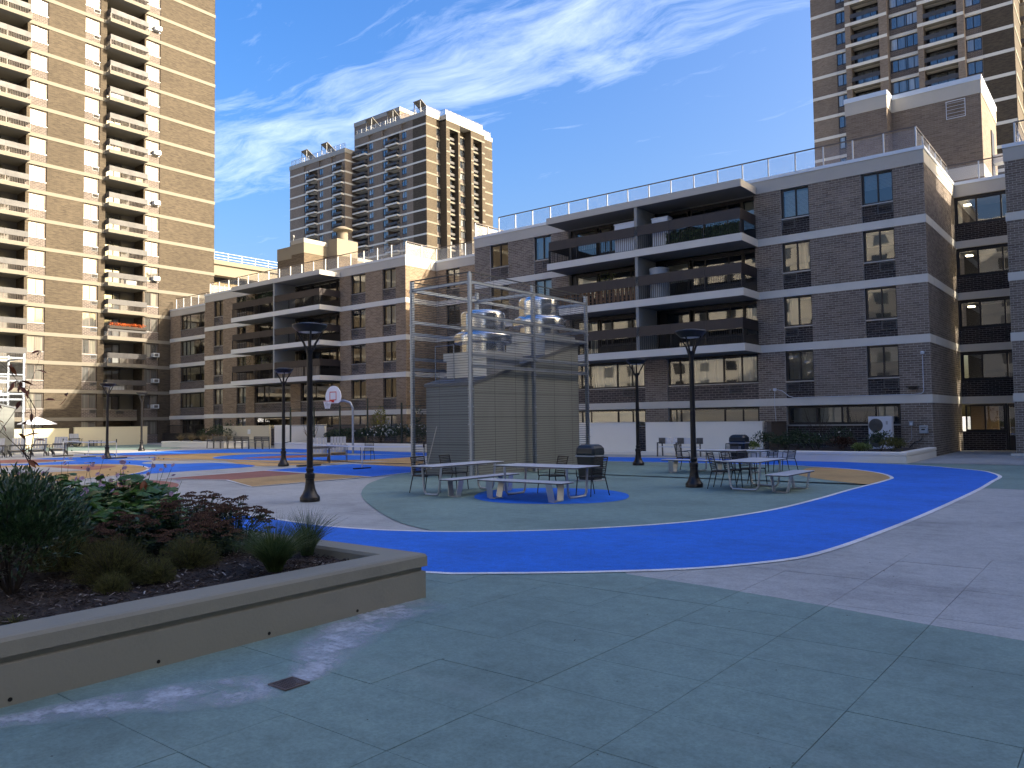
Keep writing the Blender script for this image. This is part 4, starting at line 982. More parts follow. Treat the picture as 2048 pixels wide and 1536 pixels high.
lobj('grate', m, 'rust_iron', dg); lobj('sump', MB().quad((-.095, -.095, .001), (.095, -.095, .001), (.095, .095, .001), (-.095, .095, .001)), 'black_hole', dg)

# ------------------------------------------------------------------ planters and pale garden walls
simple('planter_concrete', (.245, .236, .190), .85, var=.26, scale=1.4, bscale=35, bump=.25)
simple('wall_paint', (.60, .54, .38), .8, var=.07, scale=.7, bscale=18, bump=.08)
simple('wall_paint_grey', (.78, .75, .66), .8, var=.07, scale=.7, bscale=18, bump=.08)
simple('brown_panel', (.10, .082, .066), .8, var=.15)
simple('soil', (.030, .022, .018), 1.0, var=.4, scale=8, bump=.8, bscale=40)
def profile_wall(name, pts, mat, parent, h=.46, t=.34, closed=False, groove=True):
    """planter wall swept along an open line of corners (left side of travel = inside)"""
    prof = [(0, 0), (0, h * .60), (.030, h * .62), (.030, h * .69), (-.012, h * .715), (-.012, h - .035), (.004, h - .010), (.03, h), (t - .02, h), (t, h - .03), (t, 0)] if groove else [(0, 0), (0, h), (t, h), (t, 0)]
    m = MB(); ps = [Vector((*p, 0)) for p in pts]; rings = []
    for i, p in enumerate(ps):
        d0 = (p - ps[i - 1]).normalized() if i > 0 else None; d1 = (ps[i + 1] - p).normalized() if i < len(ps) - 1 else None
        n0 = Vector((-d0.y, d0.x, 0)) if d0 else None; n1 = Vector((-d1.y, d1.x, 0)) if d1 else None
        if n0 and n1: n_ = (n0 + n1); n_ = n_ / n_.dot(n0)
        else: n_ = n0 or n1
        rings.append([(p.x + n_.x * a, p.y + n_.y * a, z) for a, z in prof])
    base = len(m.v); k = len(prof)
    for r_ in rings: m.v += r_
    for i in range(len(rings) - 1):
        for j in range(k - 1): a = base + i * k + j; m.f.append((a, a + 1, a + k + 1, a + k)[::-1]); m.sm.append(False)
    m.f.append(tuple(base + j for j in range(k))); m.sm.append(False); e = base + (len(rings) - 1) * k; m.f.append(tuple(e + j for j in range(k))[::-1]); m.sm.append(False)
    return lobj(name, m, mat, parent)
def soil(parent, x0, x1, y0, y1, z, amp=.05, step=.15, name='soil'):
    m = MB(); nx, ny = max(2, int((x1 - x0) / step)), max(2, int((y1 - y0) / step))
    for j in range(ny + 1):
        for i in range(nx + 1):
            x, y = x0 + (x1 - x0) * i / nx, y0 + (y1 - y0) * j / ny
            edge = min(i, nx - i, j, ny - j); m.v.append((x, y, z + (amp * (math.sin(x * 2.1 + y) * .5 + math.sin(y * 3.3 - x * 1.7) * .3 + random.uniform(-.25, .25)) if edge else -.03)))
    for j in range(ny):
        for i in range(nx): a = j * (nx + 1) + i; m.f.append((a, a + 1, a + nx + 2, a + nx + 1)); m.sm.append(True)
    return lobj(name, m, 'soil', parent)
pl = thing('concrete_planter', 'long tan concrete planter with a grooved rim, filling the lower left corner', 'planter')
PX, PY = -5.74, 5.80
profile_wall('rim_wall', [(PX, -1.5), (PX, PY), (-16.5, PY)], 'planter_concrete', pl)
soil(pl, -15.9, PX - .32, -1.5, PY - .32, .375, .05, .12)
for yy, zz in ((1.15, .05), (2.02, .05), (3.0, .05), (3.95, .05), (4.9, .05)):
    q = MB(); q.tube([(PX - .004, yy, zz), (PX + .003, yy, zz)], .014, 10); lobj('weep_hole', q, 'black_hole', pl)
w1 = thing('concrete_planter', 'raised concrete planter of shrubs by the outdoor condenser, along the main block', 'planter')
profile_wall('rim_wall', [(-13.5, 31.95), (-6.72, 31.95), (-6.72, 37.5)], 'wall_paint_grey', w1, h=.42, t=.3); soil(w1, -13.4, -7.0, 32.2, 37.5, .36, .06, .3)
w2 = thing('concrete_planter', 'far left concrete planter with straw-coloured grasses near the tall tower', 'planter')
profile_wall('rim_wall', [(-61.6, 36.5), (-61.6, 32.3), (-53.5, 32.9), (-53.4, 36.5)], 'wall_paint_grey', w2, h=.46, t=.3); soil(w2, -61.4, -53.6, 33.0, 38, .42, .06, .4)
w3 = thing('concrete_planter', 'concrete planter of flowering shrubs behind the dark net fence', 'planter')
profile_wall('rim_wall', [(-47.9, 36), (-47.8, 33.3), (-33.0, 33.3), (-33.0, 36.5)], 'wall_paint_grey', w3, h=.46, t=.3); soil(w3, -47.6, -33.2, 33.6, 38.3, .42, .06, .4)
def garden_wall(label, x0, x1, y0, y1, h, mat, base=True, z=0):
    t = thing('garden_wall', label, 'wall', ((x0 + x1) / 2, (y0 + y1) / 2, 0)); cx, cy = (x0 + x1) / 2, (y0 + y1) / 2
    lobj('wall', MB().box(x0 - cx, x1 - cx, y0 - cy, y1 - cy, z, h), mat, t)
    lobj('cap', MB().box(x0 - cx - .02, x1 - cx + .02, y0 - cy - .02, y1 - cy + .02, h, h + .05), mat, t); return t
garden_wall('pale garden wall panel with a plinth behind the tall trash can', -24.6, -20.1, 35.6, 35.8, 1.56, 'wall_paint_grey')
garden_wall('long pale garden wall panel behind the silver bench', -19.55, -13.5, 35.6, 35.8, 1.55, 'wall_paint_grey')
garden_wall('brown return wall between the pale wall and the shrub planter', -13.3, -13.1, 35.62, 37.58, 1.53, 'brown_panel')
t = thing('plinth', None, None); t['kind'] = 'structure'; lobj('kerb', MB().box(-32, -13.6, 34.6, 35.58, 0, .14), 'wall_paint_grey', t)
garden_wall('pale yellow garden wall panel beside the white umbrella', -72.2, -72.0, 20, 29.55, 1.55, 'wall_paint')
garden_wall('pale yellow garden wall panel behind the lone lounge chair', -72.2, -72.0, 30.0, 36.4, 1.62, 'wall_paint')
garden_wall('low dark wall at the end of the yellow wall', -72.1, -66.5, 37.9, 38.1, .95, 'frame_bronze')
garden_wall('pale garden wall with a small white notice behind the slatted benches', -56.9, -50.8, 34.9, 35.1, 1.58, 'wall_paint')
nt_ = tag(obj('wall_notice', MB().box(-53.5, -53.15, 34.87, 34.895, 1.0, 1.35), 'coping_metal'), 'small square white notice fixed on the pale wall behind the benches', 'notice')
garden_wall('pale garden wall panel behind the thin bare bush', -50.1, -44.3, 34.9, 35.1, 1.6, 'wall_paint_grey')
garden_wall('grey garden wall panel behind the yellow green tree', -44.2, -40.8, 35.6, 35.8, 1.6, 'brown_panel')
# ------------------------------------------------------------------ lamp posts
simple('lamp_black', (.013, .013, .015), .36, .3, var=.2)
simple('lamp_lens', (.45, .46, .48), .3, 0, var=.05)
def lamp_proto():
    t = thing('lamp_post', 'x', 'lamp post', (0, 0, 0), 0, 'dish-topped lamp posts on the plaza')
    m = MB(); m.lathe([(.225, 0), (.225, .085), (.215, .10), (.165, .17), (.125, .27), (.105, .38), (.097, .50), (.097, .515), (.112, .52), (.112, .62), (.098, .635), (.075, .65), (.075, .67), (.088, .69), (.088, .74), (.072, .76)], 28); lobj('base', m, 'lamp_black', t)
    m = MB(); m.lathe([(.072, .74), (.062, 3.35), (.075, 3.42), (.095, 3.52)], 20); lobj('shaft', m, 'lamp_black', t)
    for k in range(4):
        a = math.pi / 4 + k * math.pi / 2; c, s_ = math.cos(a), math.sin(a)
        m = MB(); m.tube([(.07 * c, .07 * s_, 3.45), (.13 * c, .13 * s_, 3.62), (.24 * c, .24 * s_, 3.80), (.29 * c, .29 * s_, 3.90)], [.030, .026, .022, .022], 8); lobj('arm', m, 'lamp_black', t)
    m = MB(); m.lathe([(.20, 3.88), (.27, 3.875), (.385, 3.99), (.40, 4.03), (.385, 4.05), (.25, 4.075), (.02, 4.085)], 36); lobj('dish', m, 'lamp_black', t)
    m = MB(); m.lathe([(.02, 3.86), (.16, 3.862), (.205, 3.885), (.2, 3.9)], 28); lobj('lens', m, 'lamp_lens', t)
    return t
lp = lamp_proto()
for i, (x, y, lb) in enumerate([(-14.9, 11.33, 'tallest looking lamp post, on the grey paving just beyond the near planter'), (-9.02, 18.94, 'lamp post on the green field, between the two picnic table groups'), (-15.02, 26.73, 'lamp post in front of the gap between the pale walls, behind the trash can'), (-27.83, 19.83, 'lamp post beside the end of the court net with the lounge chairs'), (-43.5, 19.8, 'lamp post in front of the net before the tall sunlit tower'), (-54.2, 27.0, 'farthest lamp post, by the far left grass planter')]):
    o = lp if i == 0 else dup(lp, (x, y, .012), R(20 * i)); o.location = (x, y, .012); o.rotation_euler = (0, 0, R(13 + 31 * i)); o['label'] = lb

# ------------------------------------------------------------------ picnic tables, benches and slatted chairs
simple('table_top', (.60, .63, .68), .32, .1, var=.08, scale=2, bump=.03)
simple('table_edge', (.06, .065, .07), .5, .2, var=.1)
simple('table_leg', (.42, .45, .49), .36, .55, var=.12)
simple('chair_black', (.014, .014, .015), .45, .1, var=.2)
def table(label, x, y, L_, W_, rz, h=.72):
    t = thing('picnic_table', label, 'table', (x, y, .014), rz, 'grey metal picnic tables')
    lobj('table_top', MB().box(-L_ / 2, L_ / 2, -W_ / 2, W_ / 2, h - .012, h), 'table_top', t, .004); lobj('top_frame', MB().box(-L_ / 2 + .01, L_ / 2 - .01, -W_ / 2 + .01, W_ / 2 - .01, h - .034, h - .0125), 'table_edge', t)
    for s_ in (-1, 1):
        m = MB(); xx = s_ * (L_ / 2 - .32); wt, wb = W_ / 2 - .05, W_ / 2 - .13
        m.tube([(xx, -wt, h - .04), (xx, -wb - .02, .10), (xx, -wb + .04, .03), (xx, 0, .022), (xx, wb - .04, .03), (xx, wb + .02, .10), (xx, wt, h - .04)], .028, 8); lobj('leg_loop', m, 'table_leg', t)
    m = MB(); m.bar((-L_ / 2 + .3, 0, h - .055), (L_ / 2 - .3, 0, h - .055), .06, .04); lobj('crossbar', m, 'table_leg', t); return t
def bench(label, x, y, L_, W_, rz, h=.43):
    t = thing('picnic_bench', label, 'bench', (x, y, .014), rz, 'grey metal picnic benches')
    lobj('seat', MB().box(-L_ / 2, L_ / 2, -W_ / 2, W_ / 2, h - .012, h), 'table_top', t, .004); lobj('seat_frame', MB().box(-L_ / 2 + .01, L_ / 2 - .01, -W_ / 2 + .01, W_ / 2 - .01, h - .034, h - .0125), 'table_edge', t)
    for s_ in (-1, 1):
        xx = s_ * (L_ / 2 - .34); m = MB(); wt, wb = W_ / 2 - .03, W_ / 2 - .10
        for q in (-1, 1): m.bar((xx, q * wt, h - .035), (xx + s_ * .03, q * wb, .015), .17, .014, (0, 1, 0))
        m.box(xx - .06, xx + .09, -wb, wb, .0, .014); lobj('leg_loop', m, 'table_leg', t)
    return t
table('picnic table standing half on the blue disc, nearest the big trash can', -10.9, 15.0, 2.42, .95, 0)
bench('picnic bench standing on the blue disc in front of its table', -10.8, 14.05, 2.35, .52, 0)
table('picnic table nearest the broom handle and the wire cage', -13.33, 14.7, 2.65, .72, R(90))
bench('picnic bench between the blue disc and the table by the wire cage', -12.62, 14.7, 2.55, .42, R(90))
table('picnic table with three slatted chairs, right of the lamp post', -7.55, 19.3, 2.0, .92, R(90))
bench('empty picnic bench whose end reaches the tan painted patch', -6.62, 19.2, 2.0, .52, R(90))
table('farther picnic table behind the lamp post, in front of the domed trash can', -10.5, 24.6, 2.5, .9, 0)
bench('picnic bench mostly hidden in front of the farther table', -11.2, 23.6, 2.2, .45, 0)
def chair_proto():
    t = thing('slatted_chair', 'x', 'chair', (0, 0, 0), 0, 'black slatted stacking chairs')
    m = MB(); 
    for k in range(6): m.box(-.22, .22, -.20 + k * .075, -.145 + k * .075, .435, .45)
    for s_ in (-1, 1): m.bar((s_ * .225, -.24, .435), (s_ * .225, .22, .425), .022, .025)
    lobj('seat', m, 'chair_black', t)
    m = MB()
    for k in range(9):
        z = .50 + k * .042; y = .225 + (z - .45) * .24; m.obox((0, y, z), (1, 0, 0), (0, 1, 0), (0, 0, 1), .205, .006, .011)
    for s_ in (-1, 1): m.tube([(s_ * .215, .215, .44), (s_ * .215, .225 + .41 * .24, .88)], .013, 6)
    m.box(-.22, .22, .315, .34, .865, .895); lobj('backrest', m, 'chair_black', t)
    for s_ in (-1, 1):
        m = MB(); m.tube([(s_ * .25, -.27, 0), (s_ * .235, -.225, .44)], [.011, .015], 6); lobj('leg', m, 'chair_black', t)
        m = MB(); m.tube([(s_ * .25, .33, 0), (s_ * .225, .22, .44)], [.011, .015], 6); lobj('leg', m, 'chair_black', t)
        m = MB(); m.tube([(s_ * .245, -.24, .43), (s_ * .265, -.235, .62), (s_ * .27, -.19, .65), (s_ * .265, .1, .655), (s_ * .22, .26, .63)], .012, 6); lobj('armrest', m, 'chair_black', t)
    return t
ch = chair_proto()
for i, (x, y, a, lb) in enumerate([(-13.98, 14.15, 84, 'slatted chair at the outer end of the table by the wire cage'), (-14.02, 15.25, 96, 'slatted chair between the broom handle and the table'), (-11.15, 15.62, -22, 'slatted chair behind the blue disc table, nearer the wire cage'), (-10.05, 15.66, -14, 'slatted chair behind the blue disc table, in front of the big trash can'),
        (-8.22, 18.92, 97, 'slatted chair nearest the lamp post, at the table of three chairs'), (-8.12, 19.55, 86, 'middle slatted chair at the table of three chairs'), (-7.98, 20.25, 78, 'far slatted chair of the three along one table'), (-12.05, 24.7, 92, 'slatted chair at the lamp post end of the farther table'), (-10.85, 25.5, 4, 'slatted chair facing us over the farther table'), (-9.0, 25.6, -104, 'slatted chair at the planter end of the farther table'), (-9.55, 25.55, -20, 'slatted chair half hidden before the domed trash can'), (-28.3, 24.8, 30, 'black slatted chair alone beside the weathered lounge chairs')]):
    o = ch if i == 0 else dup(ch, (x, y, .014), R(a)); o.location = (x, y, .014); o.rotation_euler = (0, 0, R(a)); o['label'] = lb
# ------------------------------------------------------------------ trash cans
simple('bin_body', (.014, .018, .020), .45, .1, var=.15); simple('bin_lid', (.020, .028, .036), .33, .1, var=.12); simple('bin_line', (.30, .33, .36), .5, var=.1); simple('liner', (.16, .17, .19), .4, var=.1)
def bin_proto():
    t = thing('trash_can', 'x', 'trash can', (0, 0, 0), 0, 'dome-topped dark trash cans')
    m = MB(); i = 0
    def frus(mb, prof, bev=.06):
        rings = []
        for hw, z in prof:
            c = hw * .22; rings.append([(-hw, -hw + c), (-hw + c, -hw), (hw - c, -hw), (hw, -hw + c), (hw, hw - c), (hw - c, hw), (-hw + c, hw), (-hw, hw - c)]); mb.v += [(x, y, z) for x, y in rings[-1]]
        b0 = len(mb.v) - 8 * len(prof)
        for k in range(len(prof) - 1):
            for j in range(8): a = b0 + k * 8 + j; b = b0 + k * 8 + (j + 1) % 8; mb.f.append((a, b, b + 8, a + 8)); mb.sm.append(False)
        mb.f.append(tuple(b0 + j for j in range(8))[::-1]); mb.f.append(tuple(b0 + 8 * (len(prof) - 1) + j for j in range(8))); mb.sm += [False, False]
    frus(m, [(.26, .03), (.315, .70)]); lobj('body', m, 'bin_body', t)
    m = MB(); frus(m, [(.315, .735), (.335, .80), (.32, .93), (.27, 1.01), (.20, 1.045)]); lobj('lid', m, 'bin_lid', t, .012)
    m = MB(); frus(m, [(.345, .70), (.345, .735)]); lobj('rim', m, 'bin_line', t)
    m = MB(); m.box(-.24, .24, -.332, -.31, .80, .95); lobj('flap', m, 'bin_lid', t, .01); m = MB(); m.box(.31, .332, -.24, .24, .80, .95); lobj('flap', m, 'bin_lid', t, .01)
    m = MB(); frus(m, [(.36, 0), (.36, .03)]); lobj('base', m, 'bin_line', t)
    return t
bn = bin_proto(); bn.location = (-12.55, 19.5, .014); bn['label'] = 'domed trash can standing in front of the wire cage, by the picnic table'
o = dup(bn, (-12.85, 32.0 - .75, .014), R(4), 'domed trash can with a grey liner standing by the shrub planter', 1.02)
tag(obj('bin_liner', MB().box(-.22, .22, -.01, .01, 0, .22), 'liner', None, loc=(-12.85, 30.88, .40)), 'grey liner sheet showing on the front of the planter side trash can', 'liner')

# ------------------------------------------------------------------ benches against the walls
simple('bench_wood', (.30, .285, .25), .7, var=.15, stretch=(1, 6, 6)); simple('bench_metal', (.10, .10, .095), .5, .3, var=.2); simple('bench_silver', (.50, .56, .66), .3, .5, var=.08)
def wall_bench(label, x, y, L_, rz, seatm, backm):
    t = thing('garden_bench', label, 'bench', (x, y, .012), rz, 'backed benches along the walls')
    for k in range(4): lobj('seat_slat', MB().box(-L_ / 2, L_ / 2, -.24 + k * .115, -.14 + k * .115, .43, .455), seatm, t)
    if backm == 'bench_silver': lobj('backrest', MB().box(-L_ / 2 + .1, L_ / 2 - .1, .25, .27, .58, .86), backm, t)
    else:
        for k in range(3): lobj('back_slat', MB().box(-L_ / 2, L_ / 2, .24, .265, .56 + k * .11, .65 + k * .11), backm, t)
    n = 2 if L_ < 1.6 else 3
    for k in range(n):
        xx = -L_ / 2 + .04 + k * (L_ - .08) / (n - 1); m = MB(); m.bar((xx, -.25, 0), (xx, -.22, .64), .05, .05, (0, 1, 0)); m.bar((xx, .28, 0), (xx, .22, .86), .05, .05, (0, 1, 0)); m.bar((xx, -.25, .64), (xx, .23, .62), .05, .04); lobj('end_frame', m, 'bench_metal', t)
        m = MB(); m.obox((xx, .22, .72), (1, 0, 0), (0, 1, 0), (0, 0, 1), .16 if backm == 'bench_silver' else .05, .012, .14); lobj('back_plate', m, 'bench_metal', t)
    return t
wall_bench('bench with a shiny silver back, against the long pale wall', -16.7, 33.5, 2.0, 0, 'bench_silver', 'bench_silver')
wall_bench('backed bench nearest the far left grass planter', -53.0, 32.0, 1.9, 0, 'bench_wood', 'bench_metal'); wall_bench('middle one of the three backed benches in a row', -50.4, 32.1, 1.9, 0, 'bench_wood', 'bench_metal'); wall_bench('backed bench at the lamp post end of the row of three', -48.2, 32.3, 1.8, 0, 'bench_wood', 'bench_metal')
# ------------------------------------------------------------------ weathered lounge chairs
simple('lounge_wood', (.27, .29, .33), .7, var=.25, scale=6, stretch=(1, 1, .3)); simple('lounge_side', (.05, .048, .05), .6, var=.25); simple('lounge_seat', (.36, .345, .31), .7, var=.2, scale=5)
def lounge_proto():
    t = thing('lounge_chair', 'x', 'lounge chair', (0, 0, 0), 0, 'low slatted lounge chairs with wide arms')
    bt = Vector((0, .38, .92)).normalized()
    for k in range(5):
        x = -.26 + k * .13; m = MB(); m.obox((x, .30 + .165, .60), (1, 0, 0), (0, .92, -.39), (0, .39, .92), .058, .011, .42); lobj('back_slat', m, 'lounge_wood', t)
    for k in range(5): y = -.34 + k * .125; m = MB(); m.obox((0, y, .36 - (y + .34) * .20), (1, 0, 0), (0, .98, -.2), (0, .2, .98), .30, .055, .011); lobj('seat_slat', m, 'lounge_seat', t)
    for s_ in (-1, 1):
        lobj('armrest', MB().box(s_ * .39 - .06, s_ * .39 + .06, -.40, .40, .575, .60), 'lounge_side', t)
        m = MB(); m.bar((s_ * .37, -.42, 0), (s_ * .37, -.30, .575), .025, .10, (0, 1, 0)); lobj('leg', m, 'lounge_side', t)
        m = MB(); m.bar((s_ * .33, -.36, .34), (s_ * .33, .62, .06), .025, .13, (0, 0, 1)); lobj('side_rail', m, 'lounge_side', t)
        m = MB(); m.bar((s_ * .37, .30, .0), (s_ * .37, .36, .575), .025, .10, (0, 1, 0)); lobj('leg', m, 'lounge_side', t)
    m = MB(); m.obox((0, .44, .60), (1, 0, 0), (0, .92, -.39), (0, .39, .92), .40, .02, .035); lobj('crossbar', m, 'lounge_side', t)
    return t
lg = lounge_proto()
for i, (x, y, a, lb) in enumerate([(-28.5, 22.2, 55, 'weathered lounge chair nearest the tall lamp post, behind the court net'), (-29.2, 23.8, 50, 'second weathered lounge chair, between its neighbour and the black chair'), (-51.9, 17.3, 62, 'lounge chair cut by the left edge, behind the bare sapling'), (-51.6, 18.3, 60, 'lounge chair just behind the bare sapling stem'), (-51.5, 19.4, 58, 'middle lounge chair of the left row, right of the sapling'), (-51.9, 20.7, 55, 'lounge chair of the left row next to the net post'), (-71.3, 29.8, 78, 'lone lounge chair in the gap of the yellow garden wall')]):
    o = lg if i == 0 else dup(lg, (x, y, .014), R(a), lb, 1.12); o.location = (x, y, .014); o.rotation_euler = (0, 0, R(a)); o['label'] = lb; o.scale = (1.12,) * 3
t = thing('side_table', 'small side table beside the lone lounge chair', 'table', (-71.2, 31.4, .01)); lobj('top', MB().box(-.5, .5, -.4, .4, .46, .5), 'lounge_wood', t)
for sx in (-.4, .4):
    for sy in (-.32, .32): lobj('leg', MB().box(sx - .03, sx + .03, sy - .03, sy + .03, 0, .46), 'lounge_side', t)
# ------------------------------------------------------------------ court nets
simple('net_tape', (.70, .73, .78), .7, var=.05); simple('net_post', (.62, .64, .66), .5, .3, var=.1)
def net_mat():
    b = NB(new_mat('net_mesh')); tr = b.n('ShaderNodeBsdfTransparent'); df = b.bsdf((.03, .03, .03), .8); mx = b.n('ShaderNodeMixShader'); mx.inputs[0].default_value = .10; b.l(tr.outputs[0], mx.inputs[1]); b.l(df, mx.inputs[2]); return b.out(mx.outputs[0])
net_mat()
def court_net(label, x, y, L_, rz):
    t = thing('court_net', label, 'net', (x, y, .02), rz, 'portable court nets'); hz = lambda u: .87 + .05 * abs(u) ** 2
    m = MB(); q = MB(); n = 24
    for i in range(n):
        u0, u1 = i / n * 2 - 1, (i + 1) / n * 2 - 1
        m.box(u0 * L_ / 2, u1 * L_ / 2, -.008, .008, hz((u0 + u1) / 2) - .055, hz((u0 + u1) / 2)); q.quad((u0 * L_ / 2, 0, .12), (u1 * L_ / 2, 0, .12), (u1 * L_ / 2, 0, hz(u1) - .06), (u0 * L_ / 2, 0, hz(u0) - .06))
    lobj('net_band', m, 'net_tape', t); lobj('net', q, 'net_mesh', t)
    for s_ in (-1, 1):
        m = MB(); m.tube([(s_ * L_ / 2, 0, .04), (s_ * L_ / 2, 0, 1.0)], .022, 8); lobj('post', m, 'net_post', t); m = MB(); m.tube([(s_ * L_ / 2, 0, .85), (s_ * L_ / 2, 0, 1.04)], .03, 8); lobj('post_cap', m, 'chair_black', t)
        m = MB(); m.obox((s_ * L_ / 2, 0, .03), (0, 1, 0), (1, 0, 0), (0, 0, 1), .55, .09, .03); lobj('base', m, 'chair_black', t, .015)
    m = MB(); m.tube([(0, 0, .05), (0, 0, .86)], .018, 8); lobj('post', m, 'net_post', t); m = MB(); m.obox((0, 0, .02), (0, 1, 0), (1, 0, 0), (0, 0, 1), .4, .05, .02); lobj('base', m, 'chair_black', t)
    m = MB(); m.tube([(-L_ / 2, 0, .06), (-L_ / 2 + .3, 0, .26), (0, 0, .22), (L_ / 2 - .3, 0, .26), (L_ / 2, 0, .06)], .016, 6); lobj('bottom_bar', m, 'chair_black', t); return t
court_net('court net with a sagging white band, running behind the tall lamp post to the cage', -23.3, 20.15, 7.0, R(-3)); court_net('court net with a white band, near the left row of lounge chairs', -46.4, 20.1, 6.4, R(1))
# ------------------------------------------------------------------ basketball hoop
simple('board_white', (.74, .77, .82), .45, var=.05); simple('rim_red', (.55, .05, .03), .5, var=.1)
hp = thing('basketball_hoop', 'basketball hoop with a white fan-shaped backboard on a bent grey pole', 'hoop', (-35.0, 29.6, .01))
m = MB(); m.tube([(0, 0, 0), (0, 0, 2.6), (-.10, -.10, 2.9), (-.35, -.30, 3.02), (-.95, -.42, 3.04)], [.065] * 5, 12); lobj('pole', m, 'galvanised', hp)
m = MB(); pts = []; W_, H_ = .69, 1.0
for k in range(25):
    a = math.pi * k / 24; pts.append((W_ * math.cos(a), .34 + .66 * math.sin(a)))
pts = [(.42, .0), (.62, .10)] + pts + [(-.62, .10), (-.42, .0)]
for yy in (0, .045):
    i = len(m.v); m.v += [(x, yy, z) for x, z in pts]; m.f.append(tuple(range(i, i + len(pts)))[::1 if yy == 0 else -1]); m.sm.append(False)
n_ = len(pts)
for k in range(n_): m.f.append((k, (k + 1) % n_, n_ + (k + 1) % n_, n_ + k)); m.sm.append(False)
BX = (-.98, -.62, 2.88)
o = lobj('backboard', m, 'board_white', hp); o.location = BX
m = MB(); 
for a in ((-.30, .30, .62, .67), (-.30, .30, .17, .22)): m.box(a[0], a[1], -.008, -.002, a[2], a[3])
m.box(-.30, -.25, -.008, -.002, .22, .62); m.box(.25, .30, -.008, -.002, .22, .62)
o2 = lobj('target_square', m, 'rim_red', hp); o2.location = BX
m = MB(); m.tube([(.225 * math.cos(2 * math.pi * k / 20), -.40 + .225 * math.sin(2 * math.pi * k / 20), .12) for k in range(21)], .014, 6); m.box(-.09, .09, -.2, 0, .06, .17); o3 = lobj('rim', m, 'rim_red', hp); o3.location = BX
m = MB()
for k in range(12):
    a, b = 2 * math.pi * k / 12, 2 * math.pi * (k + 1) / 12
    for s_ in (0, 1):
        m.tube([((.22 - .09 * q / 4) * math.cos((a if not s_ else b) + (b - a) * (q % 2) * (1 if not s_ else -1)), -.40 + (.22 - .09 * q / 4) * math.sin((a if not s_ else b) + (b - a) * (q % 2) * (1 if not s_ else -1)), .12 - q * .105) for q in range(5)], .010, 4, False)
o4 = lobj('net', m, 'net_tape', hp); o4.location = BX
# ------------------------------------------------------------------ net fence on the planter
simple('fence_green', (.016, .030, .024), .5, .2, var=.1)
fc = thing('net_fence', 'dark green post and rail fence standing on the planter behind the hoop', 'fence', (-40, 33.5, .4))
for i, (x, h) in enumerate([(-46.2, 2.5), (-43.6, 2.45), (-40.9, 2.5), (-38.2, 2.9), (-35.1, 2.55)]): lobj('post', MB().box(x + 40 - .04, x + 40 + .04, -.04, .04, 0, h), 'fence_green', fc)
for z in (.05, 1.2, 2.35): m = MB(); m.bar((-6.2, 0, z), (6.9, 0, z), .04, .04); lobj('rail', m, 'fence_green', fc)
m = MB(); m.bar((-6.2, -.05, .1), (-6.5, -.5, 0), .05, .05); lobj('brace', m, 'fence_green', fc)
m = MB(); m.quad((-6.2, .01, .05), (6.9, .01, .05), (6.9, .01, 2.35), (-6.2, .01, 2.35)); lobj('netting', m, 'net_mesh', fc)
# ------------------------------------------------------------------ umbrella by the yellow wall
simple('canvas_white', (.78, .80, .84), .8, var=.04)
um = thing('patio_umbrella', 'white square patio umbrella open above the yellow garden wall', 'umbrella', (-74.3, 27.9, 0))
m = MB(); m.tube([(0, 0, 0), (0, 0, 2.55)], .03, 8); lobj('pole', m, 'net_post', um)
m = MB(); A4 = [(-1.15, -1.15, 2.02), (1.15, -1.15, 2.02), (1.15, 1.15, 2.02), (-1.15, 1.15, 2.02)]
for k in range(4): a, b = A4[k], A4[(k + 1) % 4]; m.poly([a, b, (0, 0, 2.62)]); m.quad((a[0], a[1], 1.95), (b[0], b[1], 1.95), b, a)
lobj('canopy', m, 'canvas_white', um)
for k in range(4): q = MB(); q.bar((0, 0, 1.6), (A4[k][0] * .6, A4[k][1] * .6, 2.22), .03, .03); lobj('strut', q, 'net_post', um)

# ------------------------------------------------------------------ ventilation cage with its shed and roof fans
simple('shed_paint', (.215, .232, .222), .75, var=.20, scale=1.1, bscale=30, stretch=(1, 1, .35), bump=.1); simple('wire', (.055, .06, .065), .45, .6, var=.1)
def fan_metal():
    b = NB(new_mat('fan_metal')); p = b.obj(); n = b.noise(b.map(p, (14, 14, .4)), 1.4, 4, .6); n2 = b.noise(p, 2.2, 3)
    cc = b.ramp(n, [(.25, (.46, .49, .52)), (.5, (.66, .68, .70)), (.8, (.80, .80, .79))])
    x = b.n('ShaderNodeBsdfPrincipled'); b.l(cc, x.inputs['Base Color']); x.inputs['Metallic'].default_value = 1; b.l(b.math('ADD', b.math('MULTIPLY', n2, .18), .12), x.inputs['Roughness'])
    b.l(b.bump(n, .12, .02), x.inputs['Normal']); return b.out(x.outputs[0])
fan_metal(); simple('sheet_metal', (.42, .455, .50), .4, .75, var=.15, scale=3)
XA, XB, YA, YB, HC = -19.1, -16.5, 18.75, 25.5, 6.55
CX, CY = (XA + XB) / 2, (YA + YB) / 2
